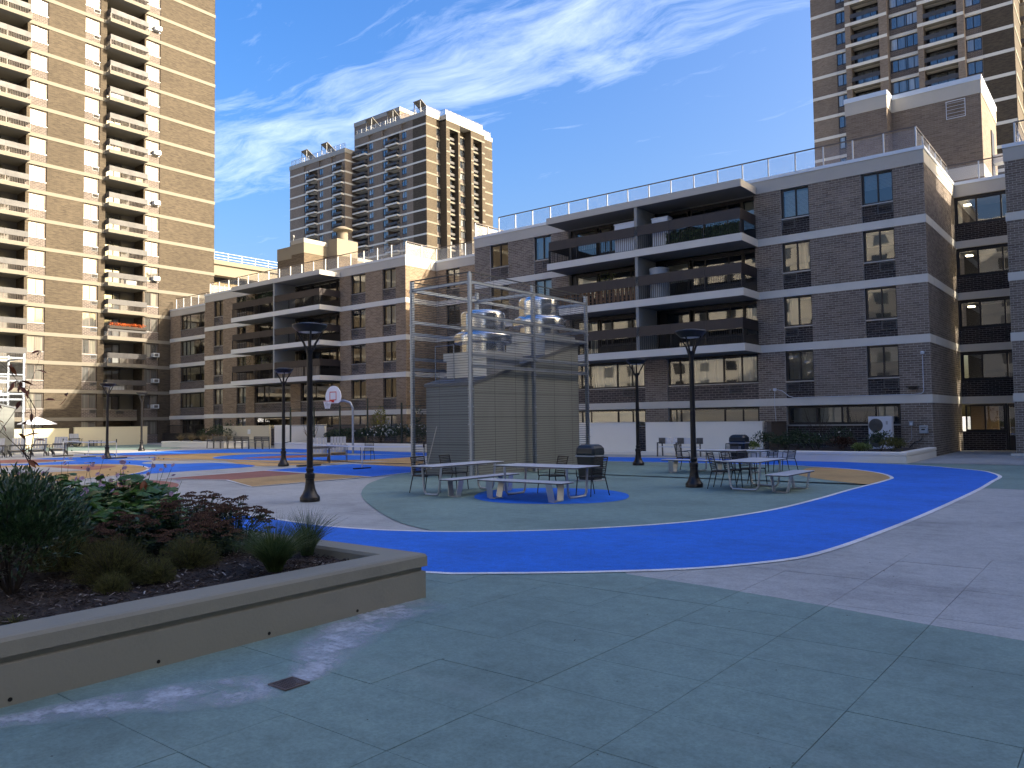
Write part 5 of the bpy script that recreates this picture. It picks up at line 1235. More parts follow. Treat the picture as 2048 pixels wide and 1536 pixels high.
def cage_proto():
    t = thing('ventilation_enclosure', 'x', 'enclosure', (CX, CY, 0), 0, 'fenced ventilation sheds on the plaza')
    hx, hy = (XB - XA) / 2, (YB - YA) / 2
    # shed with a roof that climbs away from the near end
    zl, zh = 2.95, 4.62; sx, sy0, sy1 = hx - .22, -hy + .42, hy - .25
    m = MB(); v = [(-sx, sy0, 0), (sx, sy0, 0), (sx, sy1, 0), (-sx, sy1, 0), (-sx, sy0, zl), (sx, sy0, zl), (sx, sy1, zh), (-sx, sy1, zh)]
    m.v += v
    for q in ((0, 1, 5, 4), (1, 2, 6, 5), (2, 3, 7, 6), (3, 0, 4, 7), (4, 5, 6, 7)): m.f.append(q); m.sm.append(False)
    sh = lobj('shed', m, 'shed_paint', t)
    m = MB(); sl = (zh - zl) / (sy1 - sy0)
    def roofz(y): return zl + (y - sy0) * sl
    m.v += [(-sx - .05, sy0 - .05, zl + .0), (sx + .05, sy0 - .05, zl), (sx + .05, sy1 + .05, zh + .02), (-sx - .05, sy1 + .05, zh + .02), (-sx - .05, sy0 - .05, zl + .1), (sx + .05, sy0 - .05, zl + .1), (sx + .05, sy1 + .05, zh + .12), (-sx - .05, sy1 + .05, zh + .12)]
    for q in ((0, 3, 2, 1), (4, 5, 6, 7), (0, 1, 5, 4), (1, 2, 6, 5), (2, 3, 7, 6), (3, 0, 4, 7)): m.f.append(q); m.sm.append(False)
    rf = bpy.data.objects.new('roof', m.mesh('roof', 'roof_sheet')); col.objects.link(rf); rf.parent = sh
    for z in (1.02, 1.98, 2.62): 
        o = lobj('seam', MB().box(-sx, sx, sy0 - .006, sy0, z, z + .012), 'wire', sh)
    for k in range(2):
        o = lobj('seam', MB().box(sx, sx + .006, sy0 + .02, sy1 - .02, 1.9 + k * .8, 1.912 + k * .8), 'wire', sh)
    # frame of square tubes
    for x in (-hx, hx):
        for y in (-hy, -hy + 3.35, hy):
            m = MB(); m.box(x - .055, x + .055, y - .055, y + .055, 0, HC); m.box(x - .12, x + .12, y - .10, y + .10, 0, .014)
            for k in range(11): m.box(x - .075, x + .075, y - .075, y + .075, .55 + k * .56, .58 + k * .56)
            lobj('post', m, 'galvanised', t)
    for z in (HC - .32, 5.15, 4.75, 3.9, 3.55):
        for x in (-hx, hx): lobj('rail', MB().box(x - .04, x + .04, -hy + .056, hy - .056, z - .05, z + .05), 'galvanised', t)
    for z in (HC - .32,):
        for y in (-hy, -hy + 3.35, hy): lobj('rail', MB().box(-hx + .056, hx - .056, y - .04, y + .04, z - .051, z + .049), 'galvanised', t)
    for z in (5.15, 4.75, 3.9, 3.55): lobj('rail', MB().box(-hx + .056, hx - .056, hy - .04, hy + .04, z - .051, z + .049), 'galvanised', t)
    # wire mesh panels: close horizontal wires on wider uprights
    for x in (-hx - .065, hx + .065):
        for ya, yb in ((-hy, -hy + 3.35), (-hy + 3.35, hy)):
            m = MB(); n = 78
            for k in range(n + 1): z = .12 + (HC - .16) * k / n; m.box(x - .003, x + .003, ya + .02, yb - .02, z - .0055, z + .0055)
            k = int((yb - ya) / 1.1)
            for j in range(k + 1): y = ya + .02 + (yb - ya - .04) * j / k; m.box(x - .0022, x + .0022, y - .002, y + .002, .12, HC - .04)
            m.box(x - .012, x + .012, ya, yb, HC - .03, HC - .006); lobj('mesh_panel', m, 'wire', t)
    for y in (-hy - .065, hy + .065):
        m = MB(); n = 78
        for k in range(n + 1): z = .12 + (HC - .16) * k / n; m.box(-hx + .02, hx - .02, y - .003, y + .003, z - .0055, z + .0055)
        for j in range(3): x = -hx + .02 + (2 * hx - .04) * j / 2; m.box(x - .002, x + .002, y - .0022, y + .0022, .12, HC - .04)
        m.box(-hx, hx, y - .012, y + .012, HC - .03, HC - .006); lobj('mesh_panel', m, 'wire', t)
    for y in (-hy + .9, -hy + 1.7, hy - 1.5):
        for z in (.6, 1.9, 3.2): pass
    # two roof fans on sheet-metal curbs
    for fy, dz in ((20.82 - CY, 0), (24.12 - CY, .84)):
        fx = -17.72 - CX; zb = 4.12 + dz; c = .98
        m = MB(); m.box(fx - c + .08, fx + c - .08, fy - c + .08, fy + c - .08, roofz(fy - c) + .03, zb - .27); cb = lobj('fan_curb', m, 'sheet_metal', t)
        cp = lobj('curb_cap', MB().box(fx - c, fx + c, fy - c, fy + c, zb - .27, zb), 'sheet_metal', cb)
        m = MB(); m.lathe([(.76, 0), (.76, .34), (.80, .36)], 48); fn = lobj('fan', m, 'fan_metal', t); fn.location = (fx, fy, zb)
        m = MB(); m.lathe([(.60, .34), (.97, .33), (1.01, .36), (1.02, .58), (1.0, .63), (.93, .68), (.84, .73), (.80, .74)], 48); k_ = bpy.data.objects.new('skirt', m.mesh('skirt', 'fan_metal')); col.objects.link(k_); k_.parent = fn
        m = MB(); m.lathe([(.72, .72), (.775, .76), (.775, 1.30), (.765, 1.36), (.73, 1.42), (.60, 1.47), (.02, 1.50)], 48); k_ = bpy.data.objects.new('drum', m.mesh('drum', 'fan_metal')); col.objects.link(k_); k_.parent = fn
    m = MB(); m.tube([(-.95, -hy + .75, 3.1), (-.95, -hy + .75, 4.35), (-.1, -hy + .75, 4.35), (-.1, -hy + .75, 3.1)], .02, 6); m.tube([(-.95, -hy + .75, 3.16), (-.1, -hy + .75, 3.16)], .018, 6); lobj('hoop_rail', m, 'galvanised', t)
    return t
cg = cage_proto(); cg['label'] = 'tall wire cage round a sloping grey shed with two steel roof fans'
dup(cg, (-57.8, 17.0, 0), R(180), 'second wire cage and shed, cut by the left edge before the tower')
br = thing('broom_handle', 'thin wooden broom handle leaning against the cage front', 'broom', (-18.05, 18.25, .014))
m = MB(); m.tube([(-.02, 0, .02), (.17, .38, 1.62)], .016, 6); lobj('handle', m, 'lounge_seat', br); m = MB(); m.box(-.14, .10, -.03, .03, 0, .05); lobj('head', m, 'chair_black', br)

# ------------------------------------------------------------------ things fixed to the main block
simple('plastic_white', (.60, .64, .70), .5, var=.05); simple('plastic_grey', (.34, .37, .40), .5, var=.08)
cd = thing('outdoor_condenser', 'white two-fan outdoor condenser standing in the shrub planter', 'condenser', (-8.7, 36.75, .35))
lobj('cabinet', MB().box(-.47, .47, -.17, .17, 0, 1.40), 'plastic_white', cd, .015); lobj('side_panel', MB().box(.13, .46, -.178, -.171, .02, 1.38), 'plastic_white', cd)
for z in (.36, 1.02):
    m = MB(); 
    for rr in [.05 + .032 * k for k in range(8)]: m.tube([(-.17 + rr * math.cos(2 * math.pi * k / 20), -.19, z + rr * math.sin(2 * math.pi * k / 20)) for k in range(21)], .005, 4, False)
    for k in range(4): a = math.pi * k / 4; m.bar((-.17 - .28 * math.cos(a), -.186, z - .28 * math.sin(a)), (-.17 + .28 * math.cos(a), -.186, z + .28 * math.sin(a)), .008, .008)
    lobj('fan_grille', m, 'grille', cd); m = MB(); i = 0; m.v += [(-.17 + .29 * math.cos(2 * math.pi * k / 28), -.1725, z + .29 * math.sin(2 * math.pi * k / 28)) for k in range(28)]; m.f.append(tuple(range(28))[::-1]); m.sm.append(False); lobj('fan_opening', m, 'grille', cd)
lobj('badge', MB().box(.24, .32, -.182, -.1785, 1.05, 1.20), 'plastic_grey', cd)
m = MB(); m.box(-.42, -.34, -.15, .15, -.08, 0); m.box(.34, .42, -.15, .15, -.08, 0); lobj('foot', m, 'plastic_grey', cd)
eb = thing('electrical_box', 'grey electrical box with dark slots on the corner brick pier', 'utility box', (-7.18, 37.55, 1.0)); lobj('box', MB().box(-.16, .16, -.09, .04, 0, .34), 'plastic_grey', eb, .01); lobj('label_plate', MB().box(-.08, .06, -.096, -.091, .14, .2), 'chair_black', eb); lobj('label_plate', MB().box(-.11, .11, -.096, -.091, .25, .275), 'frame_bronze', eb)
e2 = thing('electrical_box', 'small bluish switch box beside the condenser', 'utility box', (-7.66, 37.55, 1.33)); lobj('box', MB().box(-.075, .075, -.07, .04, 0, .2), 'plastic_grey', e2, .008); lobj('label_plate', MB().box(-.045, .045, -.074, -.0705, .03, .13), 'plastic_white', e2)
m = MB(); m.tube([(0, -.02, 0), (0, -.02, -.5), (-.03, -.03, -.62), (-.18, -.05, -.72)], .014, 6); lobj('conduit', m, 'plastic_grey', e2); m = MB(); m.tube([(.42, -.03, -.45), (.38, -.05, -.6), (.1, -.06, -.72), (-.1, -.08, -.95)], .018, 6); lobj('cable', m, 'chair_black', e2)
cc_ = thing('security_camera', 'white dome security camera high on the corner pier', 'camera', (-7.13, 37.56, 4.45)); m = MB(); m.lathe([(.02, -.06), (.07, -.04), (.085, .02), (.085, .06), (.05, .09)], 18); lobj('housing', m, 'plastic_white', cc_); m = MB(); m.lathe([(.01, -.075), (.04, -.06), (.045, -.03)], 12); lobj('lens', m, 'chair_black', cc_)
m = MB(); m.tube([(0, .0, -.04), (0, .0, -1.60), (-.04, .0, -1.70), (-.14, .0, -1.745), (-.4, .0, -1.76), (-5.55, .0, -1.76), (-5.8, .0, -1.68), (-6.1, .0, -1.42), (-6.35, 0, -1.36)], .017, 6); lobj('conduit', m, 'plastic_white', cc_)
jb = thing('junction_box', 'small white junction box with a hanging cable, on the pier left of the condenser', 'utility box', (-13.58, 37.56, 3.04)); lobj('box', MB().box(-.075, .075, -.06, .03, 0, .12), 'plastic_white', jb); m = MB(); m.tube([(0, -.02, 0), (-.03, -.03, -.4), (-.01, -.06, -.8), (.02, -.02, -1.5)], .012, 6); lobj('cable', m, 'plastic_white', jb); m = MB(); m.lathe([(.01, -.02), (.035, -.01), (.035, .02)], 10); lobj('outlet', m, 'plastic_white', jb).location = (-.22, -.02, .05)
wl = thing('wall_light', 'dark flat wall light beside the conduit on the corner pier', 'light', (-7.55, 37.5, 2.98)); m = MB(); m.box(-.22, .22, -.2, .06, .0, .06); m.box(-.14, .14, -.1, .06, -.06, 0); lobj('hood', m, 'frame_bronze', wl)
# things standing on balconies
def cab(label, x, y, z, w_, d_, h_, mat):
    t = thing('storage_cabinet', label, 'cabinet', (x, y, z)); lobj('body', MB().box(-w_ / 2, w_ / 2, -d_ / 2, d_ / 2, 0, h_), mat, t, .01)
    lobj('door', MB().box(-w_ / 2 + .04, -.005, -d_ / 2 - .012, -d_ / 2 - .001, .06, h_ - .1), mat, t); lobj('door', MB().box(.005, w_ / 2 - .04, -d_ / 2 - .012, -d_ / 2 - .001, .06, h_ - .1), mat, t); lobj('lid', MB().box(-w_ / 2 - .03, w_ / 2 + .03, -d_ / 2 - .03, d_ / 2 + .03, h_, h_ + .05), mat, t)
cab('white storage cabinet on the top balcony beside the dividing wall', -20.75, 36.2, BK[3] + BT + .005, 1.2, .5, 1.55, 'plastic_white')
cab('white covered cabinet on the top balcony beyond the dividing wall', -18.8, 36.4, BK[3] + BT + .005, .9, .5, 1.55, 'plastic_white')
t = thing('covered_barrel', 'round grey covered barrel on the second highest balcony', 'barrel', (-19.05, 36.5, BK[2] + BT + .005)); m = MB(); m.lathe([(.5, 0), (.5, 1.55), (.52, 1.56), (.52, 1.62), (.3, 1.68), (.02, 1.69)], 28); lobj('drum', m, 'plastic_grey', t)
simple('bamboo', (.22, .125, .065), .8, var=.3, scale=9, stretch=(4, 4, .3)); simple('cushion_tan', (.36, .29, .21), .9, var=.2, scale=5)
sc_ = thing('lattice_screen', 'brown wooden lattice screen behind the balusters of a middle balcony', 'screen', (-22.6, 35.78, BK[2] + BT + .005))
for i in range(20): lobj('slat', MB().box(-2.5 + i * .26, -2.5 + i * .26 + .17, -.02, 0, .02, .74), 'bamboo', sc_)
for z in (.16, .36, .56): lobj('rail', MB().box(-2.5, 2.6, 0, .03, z, z + .04), 'bamboo', sc_)
s2 = thing('reed_screen', 'pale reed screen behind the lowest balcony balusters of the wing', 'screen', (-49.4, 36.56, BK[1] + BT + .005))
for i in range(26): lobj('slat', MB().box(-2.6 + i * .2, -2.6 + i * .2 + .165, -.02, 0, .02, .70), 'cushion_tan', s2)
# ------------------------------------------------------------------ planting
def leaf_mat(name, c1, c2, rough=.45, spec=.5, trans=.25):
    b = NB(new_mat(name)); r = b.n('ShaderNodeNewGeometry').outputs['Random Per Island']; cc = b.ramp(r, [(0, c1), (1, c2)])
    cc = b.mix(1.0, cc, b.ramp(b.noise(b.pos(), 30, 2), [(.3, .75), (.7, 1.15)]), 'MULTIPLY')
    p = b.bsdf(cc, rough, 0, spec); tl = b.n('ShaderNodeBsdfTranslucent'); b.l(cc, tl.inputs['Color'])
    mx = b.n('ShaderNodeMixShader'); mx.inputs[0].default_value = trans; b.l(p, mx.inputs[1]); b.l(tl.outputs[0], mx.inputs[2]); return b.out(mx.outputs[0])
leaf_mat('leaf_laurel', (.024, .056, .020), (.058, .115, .040), .28, .8)
leaf_mat('leaf_broad', (.040, .105, .022), (.10, .20, .040), .42, .5, .35)
leaf_mat('leaf_sedum', (.020, .038, .018), (.040, .066, .030), .5)
leaf_mat('flower_sedum', (.045, .026, .019), (.10, .060, .042), .9, .1, .1)
leaf_mat('leaf_fine', (.085, .094, .032), (.165, .165, .062), .8, .2, .3)
leaf_mat('grass_blade', (.045, .085, .025), (.110, .155, .055), .55, .4, .35)
leaf_mat('grass_dry', (.20, .155, .085), (.30, .24, .14), .8, .2, .3)
leaf_mat('petal_pink', (.42, .27, .40), (.62, .46, .60), .7, .2, .4)
leaf_mat('petal_white', (.60, .60, .56), (.75, .75, .72), .7, .2, .3)
leaf_mat('leaf_red', (.12, .030, .014), (.22, .075, .025), .5, .4, .3)
leaf_mat('leaf_shrub', (.020, .045, .020), (.050, .085, .035), .5, .5, .25)
leaf_mat('leaf_yellow', (.16, .17, .03), (.30, .27, .06), .5, .4, .4)
leaf_mat('leaf_lime', (.14, .20, .05), (.26, .32, .12), .5, .4, .4)
simple('stem_brown', (.035, .026, .020), .85, var=.3); simple('stem_green', (.05, .085, .03), .7, var=.2)
def rv(a=1.0): 
    while True:
        v = Vector((random.uniform(-1, 1), random.uniform(-1, 1), random.uniform(-1, 1)))
        if .05 < v.length < 1: return v.normalized() * a
def leaf(m, p, d, up, L_, W_, bend=.25, fold=.15, seg=2):
    d = d.normalized(); s_ = d.cross(up)
    if s_.length < .05: s_ = d.cross(Vector((1, 0, .3)))
    s_.normalize(); n_ = s_.cross(d); i = len(m.v); k = 0
    prof = [(0, .12), (.35, 1), (.7, .85), (1, .04)]
    for t, w_ in prof:
        c = p + d * (t * L_) - n_ * (bend * t * t * L_)
        m.v += [tuple(c - s_ * w_ * W_ / 2 + n_ * fold * W_ * w_), tuple(c), tuple(c + s_ * w_ * W_ / 2 + n_ * fold * W_ * w_)]
    for a in range(3):
        for b in range(2): q = i + a * 3 + b; m.f.append((q, q + 1, q + 4, q + 3)); m.sm.append(True)
def blob_pt(rx, ry, rz, shell=.55):
    v = rv(1); r = shell + (1 - shell) * random.random() ** .6; return Vector((v.x * rx * r, v.y * ry * r, abs(v.z) * rz * r if rz > 0 else 0))
def bush(name, label, cat, r, h, n, L_, W_, mat, seed, group=None, stems=10, loc=(0, 0, 0), lump=.25, up=.35, flower=None):
    random.seed(seed); t = thing(name, label, cat, loc, 0, group); m = MB(); lumps = [(rv(1), random.uniform(.6, 1.25)) for _ in range(12)]
    for _ in range(n):
        v = rv(1); v.z = abs(v.z) if random.random() < .82 else v.z * .5; k = 1.0
        for lv, lk in lumps:
            if v.dot(lv) > .72: k += (lk - .9) * lump * 2
        rr = random.random() ** .45 * k; p = Vector((v.x * r * rr, v.y * r * rr, h * .42 + v.z * h * .58 * rr))
        if p.z < .02: continue
        d = (v + rv(.7) + Vector((0, 0, up))).normalized(); leaf(m, p, d, Vector((0, 0, 1)) + rv(.5), L_ * random.uniform(.6, 1.25), W_ * random.uniform(.7, 1.2), random.uniform(-.1, .5))
    lobj('foliage', m, mat, t); m = MB()
    for _ in range(stems):
        a = random.uniform(0, 6.28); e = Vector((math.cos(a) * r * .7, math.sin(a) * r * .7, h * random.uniform(.5, .85))); m.tube([(math.cos(a) * .03, math.sin(a) * .03, 0), tuple(e * .5 + rv(.04)), tuple(e)], [.010, .007, .004], 5)
    lobj('stems', m, 'stem_brown', t)
    if flower:
        fm, fn, fs = flower; m = MB()
        for _ in range(fn):
            v = rv(1); v.z = abs(v.z); p = Vector((v.x * r, v.y * r, h * .42 + v.z * h * .6))
            for k in range(5): leaf(m, p, rv(1) + v, v, fs, fs * .7, 0, 0)
        lobj('flowers', m, fm, t)
    return t
SZ = .40
# evergreen laurel at the left edge of the picture
bush('laurel_bush', 'tall glossy evergreen bush at the left edge of the near planter', 'shrub', .58, 1.02, 6500, .066, .018, 'leaf_laurel', 11, stems=18, loc=(-7.45, 2.62, SZ), up=.9)
bush('laurel_bush', 'darker evergreen bush behind the glossy one, beside the bare sapling', 'shrub', .6, .98, 4600, .066, .019, 'leaf_laurel', 12, stems=14, loc=(-8.75, 3.0, SZ), up=.8)
# broad-leaved anemones with pale pink flowers
def broad(label, x, y, r, h, n, seed, fl=14):
    random.seed(seed); t = thing('broadleaf_plant', label, 'plant', (x, y, SZ), 0, 'broad-leaved plants with pink flowers'); m, s_ = MB(), MB(); q = MB()
    for _ in range(n):
        a = random.uniform(0, 6.28); rr = r * random.random() ** .55; z = h * (1 - .45 * (rr / r) ** 2) * random.uniform(.55, 1.02); p = Vector((math.cos(a) * rr, math.sin(a) * rr, z)); d = Vector((math.cos(a) + random.uniform(-.6, .6), math.sin(a) + random.uniform(-.6, .6), random.uniform(-.35, .25))).normalized()
        L_ = random.uniform(.14, .27); up = Vector((0, 0, 1)) + rv(.45); sd = d.cross(up).normalized(); n_ = sd.cross(d)
        # lobed leaf: a fan of points round the stalk
        i = len(m.v); k_ = 11; m.v.append(tuple(p)); 
        for k in range(k_):
            th = R(-150 + 300 * k / (k_ - 1)); lob = (.72 if k % 2 else 1.0) * (1.15 if abs(k - k_ // 2) < 1 else .85); vv = (d * math.cos(th) + sd * math.sin(th)) * L_ * .55 * lob; m.v.append(tuple(p + d * L_ * .15 + vv + n_ * (-.12 * L_ * (abs(math.sin(th)) + .4 * random.random()))))
        for k in range(k_ - 1): m.f.append((i, i + 1 + k, i + 2 + k)); m.sm.append(False)
        s_.tube([(math.cos(a) * .05, math.sin(a) * .05, 0), tuple(p * .6 + Vector((0, 0, .03))), tuple(p)], [.005, .004, .003], 4, False)
    for _ in range(fl):
        a = random.uniform(0, 6.28); rr = r * random.random() ** .5; p = Vector((math.cos(a) * rr, math.sin(a) * rr, h * random.uniform(.9, 1.18))); s_.tube([(p.x * .5, p.y * .5, 0), tuple(p)], [.004, .002], 4, False)
        for _c in range(random.randint(1, 3)):
            c = p + rv(.05); fd = (rv(.8) + Vector((.3, -.5, .5))).normalized()
            for k in range(6): th = 2 * math.pi * k / 6; a1 = fd.orthogonal().normalized(); b1 = fd.cross(a1); leaf(q, c, a1 * math.cos(th) + b1 * math.sin(th) + fd * .2, fd, .032, .024, .1, 0)
        for _c in range(random.randint(0, 2)):
            c = p + rv(.10) + Vector((0, 0, .06)); s_.lathe([(.002, c.z - .008), (.009, c.z), (.002, c.z + .008)], 6, (c.x, c.y))
    lobj('leaves', m, 'leaf_broad', t); lobj('stalks', s_, 'stem_green', t); lobj('flowers', q, 'petal_pink', t); return t
for i, (x, y, r, h, n, fl, lb) in enumerate([(-9.5, 3.95, .62, .74, 190, 6, 'broad-leaved plant beside the tall evergreen bush'), (-10.1, 4.75, .66, .80, 200, 12, 'broad-leaved plant with the most pink flowers, in the middle of the near planter'), (-10.4, 5.2, .55, .66, 150, 12, 'broad-leaved plant whose pink flowers stand against the red painted spot'), (-11.0, 4.4, .7, .82, 160, 8, 'broad-leaved plant at the back, below the bare twigs'), (-8.9, 4.35, .5, .58, 150, 1, 'low broad-leaved plant behind the feathery shrubs')]): broad(lb, x, y, r, h, n, 30 + i, fl)
# sedum with flat rust-brown flower heads
def sedum(label, x, y, r, h, n, seed):
    random.seed(seed); t = thing('sedum_plant', label, 'plant', (x, y, SZ), 0, 'sedums with rusty flower heads'); m, s_, q = MB(), MB(), MB()
    for _ in range(n):
        a = random.uniform(0, 6.28); rr = r * random.random() ** .5; top = Vector((math.cos(a) * rr, math.sin(a) * rr, h * (1 - .5 * (rr / r) ** 2) * random.uniform(.82, 1.05))); s_.tube([(top.x * .45, top.y * .45, 0), tuple(top * .55 + Vector((0, 0, .03))), tuple(top)], [.006, .005, .004], 4, False)
        for _l in range(13): u = random.uniform(.25, .92); p = Vector((top.x * (.45 + .55 * u), top.y * (.45 + .55 * u), top.z * u)); leaf(m, p, rv(1) * Vector((1, 1, .3)) + Vector((0, 0, .25)), Vector((0, 0, 1)), random.uniform(.05, .085), .035, .3)
        fr_ = random.uniform(.045, .085)
        for _f in range(46):
            b = random.uniform(0, 6.28); ro = fr_ * random.random() ** .5; c = top + Vector((math.cos(b) * ro, math.sin(b) * ro, .022 - ro * ro * 4 + random.uniform(-.006, .006))); e = .0075; i = len(q.v)
            q.v += [(c.x - e, c.y - e, c.z), (c.x + e, c.y - e, c.z - .002), (c.x + e, c.y + e, c.z), (c.x - e, c.y + e, c.z - .002), (c.x, c.y, c.z + e * 1.4)]
            for f in ((0, 1, 4), (1, 2, 4), (2, 3, 4), (3, 0, 4)): q.f.append(tuple(i + k for k in f)); q.sm.append(False)
    lobj('leaves', m, 'leaf_sedum', t); lobj('stalks', s_, 'stem_green', t); lobj('flower_heads', q, 'flower_sedum', t)
for i, (x, y, r, h, n, lb) in enumerate([(-7.85, 4.95, .46, .57, 60, 'sedum clump at the court end, against the blue track'), (-8.45, 4.65, .46, .58, 60, 'sedum clump in the middle of the rusty row'), (-8.35, 4.0, .42, .46, 52, 'sedum clump just behind the feathery shrubs'), (-7.6, 4.45, .40, .42, 46, 'low sedum clump nearest the larger grass tuft'), (-9.0, 5.2, .46, .56, 50, 'sedum clump at the back, below the pink flowers')]): sedum(lb, x, y, r, h, n, 50 + i)
# feathery low shrubs
def feathery(label, x, y, r, h, n, seed):
    random.seed(seed); t = thing('feathery_shrub', label, 'shrub', (x, y, SZ), 0, 'low feathery olive shrubs'); m, s_ = MB(), MB()
    for _ in range(n):
        v = rv(1); v.z = abs(v.z) * .9 + .1; b = Vector((v.x * r, v.y * r, v.z * h)) * (random.random() ** .33); o = b * .35
        if random.random() < .25: s_.tube([tuple(b * .1), tuple(o), tuple(b)], [.003, .002, .0015], 3, False)
        for _k in range(9):
            p = o.lerp(b, random.uniform(.3, 1.05)); d = (b.normalized() + rv(.9) + Vector((0, 0, .4))).normalized(); s1 = d.cross(rv(1)).normalized(); L_ = random.uniform(.018, .04); w_ = .0016; i = len(m.v)
            m.v += [tuple(p - s1 * w_), tuple(p + s1 * w_), tuple(p + d * L_)]; m.f.append((i, i + 1, i + 2)); m.sm.append(False)
    lobj('foliage', m, 'leaf_fine', t); lobj('stems', s_, 'stem_brown', t)
for i, (x, y, r, h, n, lb) in enumerate([(-7.15, 3.32, .36, .44, 2600, 'largest feathery shrub, in front of the row'), (-7.3, 4.12, .32, .32, 1900, 'feathery shrub between the sedums and the bare mulch'), (-8.2, 3.35, .38, .42, 2000, 'feathery shrub between the evergreen and the front shrub'), (-6.88, 3.56, .20, .24, 1000, 'small feathery shrub near the planter rim'), (-8.7, 3.75, .32, .40, 1500, 'feathery shrub tucked under the broad leaves'), (-6.75, 3.12, .16, .18, 800, 'smallest feathery tuft at the front of the mulch')]): feathery(lb, x, y, r, h, n, 70 + i)
# grass tufts
def grass(name, label, x, y, z, h, n, seed, spread=.5, mat='grass_blade', group=None, wd=.0028):
    random.seed(seed); t = thing(name, label, 'grass', (x, y, z), 0, group); m = MB()
    for _ in range(n):
        a = random.uniform(0, 6.28); lean = random.random() ** .7 * spread; L_ = h * random.uniform(.55, 1.1); d = Vector((math.cos(a), math.sin(a), 0)); b = d * random.uniform(0, .05) + rv(.02); b.z = 0; sd = Vector((-d.y, d.x, 0)) if random.random() < .6 else d; i = len(m.v); K = 5
        for k in range(K + 1):
            u = k / K; p = b + d * (lean * L_ * (u * .5 + u * u * .9)) + Vector((0, 0, L_ * (u - lean * .55 * u * u))); w_ = wd * (1 - u * .9); m.v += [tuple(p - sd * w_), tuple(p + sd * w_)]
        for k in range(K): m.f.append((i + 2 * k, i + 2 * k + 1, i + 2 * k + 3, i + 2 * k + 2)); m.sm.append(True)
    lobj('blades', m, mat, t); return t
g1 = 'green grass tufts in the near planter'
grass('grass_tuft', 'larger green grass tuft beside the planter rim', -6.45, 4.5, SZ, .56, 1700, 81, .85, group=g1); grass('grass_tuft', 'smaller green grass tuft in the planter corner', -6.95, 5.25, SZ, .52, 900, 82, .6, group=g1)
grass('weed_tuft', 'small ferny weed at the rim, by the left edge', -6.3, 2.05, SZ - .02, .10, 160, 83, 1.1, 'leaf_fine')
grass('weed_tuft', 'pale ferny weed in the mulch below the laurel', -6.4, 2.28, SZ - .02, .09, 160, 84, 1.1, 'leaf_fine')
# bare sapling with a few red-brown leaves
random.seed(91); sp = thing('bare_sapling', 'thin bare sapling with a few red-brown leaves, at the left edge', 'tree', (-10.2, 3.62, SZ)); m, q = MB(), MB()
def twig(p, d, L_, r, lv):
    pts = [p]; cur = p.copy(); dd = d.normalized()
    for k in range(4): dd = (dd + rv(.16) + Vector((0, 0, .05))).normalized(); cur = cur + dd * L_ / 4; pts.append(cur.copy())
    m.tube([tuple(x) for x in pts], [r * (1 - .16 * k) for k in range(5)], 5, False)
    if lv > 0:
        for k in range(3 if lv > 1 else 2): b = pts[random.choice((2, 3, 4))]; twig(b, dd + rv(.85), L_ * random.uniform(.5, .75), r * .55, lv - 1)
    for k in range(3 if lv < 2 else 1):
        if random.random() < .85: b = random.choice(pts[2:]); leaf(q, b, rv(1) + Vector((.2, -.2, -.5)), Vector((0, 0, 1)) + rv(.6), random.uniform(.10, .16), random.uniform(.04, .06), .3)
camr = Vector((.784, .62, 0))
twig(Vector((0, 0, .0)), Vector((.22, .16, 1)), .85, .016, 2); twig(Vector((.02, 0, .25)), Vector((-.5, -.4, .8)), .9, .010, 2); twig(Vector((.10, .08, .45)), Vector((.05, .0, 1)), 1.15, .010, 2); twig(Vector((.0, .0, .1)), Vector((.9, .7, .55)), .95, .008, 1); twig(Vector((-.1, 0, .3)), Vector((-.35, -.2, 1)), 1.3, .010, 2)
lobj('trunk', m, 'stem_brown', sp); lobj('leaves', q, 'leaf_red', sp)
# bark mulch
random.seed(95); m = MB()
for _ in range(9500):
    x, y = random.uniform(-9.2, PX - .36), random.uniform(.6, PY - .36)
    if x < -8 and random.random() < .5: continue
    z = .385 + .05 * (math.sin(x * 2.1 + y) * .5 + math.sin(y * 3.3 - x * 1.7) * .3) + random.uniform(0, .02); a, b = random.uniform(0, 6.28), random.uniform(-.5, .5); d = Vector((math.cos(a), math.sin(a), b)).normalized(); sd = d.cross(Vector((0, 0, 1)) + rv(.4)).normalized(); L_, w_ = random.uniform(.008, .030), random.uniform(.003, .008); up = sd.cross(d)
    m.obox((x, y, z), d, sd, up, L_, w_, .002)
b = NB(new_mat('mulch')); r_ = b.n('ShaderNodeNewGeometry').outputs['Random Per Island']
b.out(b.bsdf(b.ramp(r_, [(0, (.022, .015, .012)), (.6, (.045, .032, .026)), (.90, (.085, .066, .056)), (.975, (.22, .19, .17)), (1, (.42, .40, .38))]), .85, 0, .3))
o = lobj('mulch', m, 'mulch', pl); o['kind'] = 'stuff'
# a few scraps and leaves blown on the paving
random.seed(97); m = MB()
for _ in range(46):
    x, y = random.uniform(-5.3, .6), random.uniform(1.8, 11); i = len(m.v); leaf(m, Vector((x, y, .016)), Vector((random.uniform(-1, 1), random.uniform(-1, 1), .1)), Vector((0, 0, 1)), random.uniform(.01, .028), random.uniform(.006, .014), .0, .2)
o = lobj('leaf_litter', m, 'stem_brown', pg); o['kind'] = 'stuff'
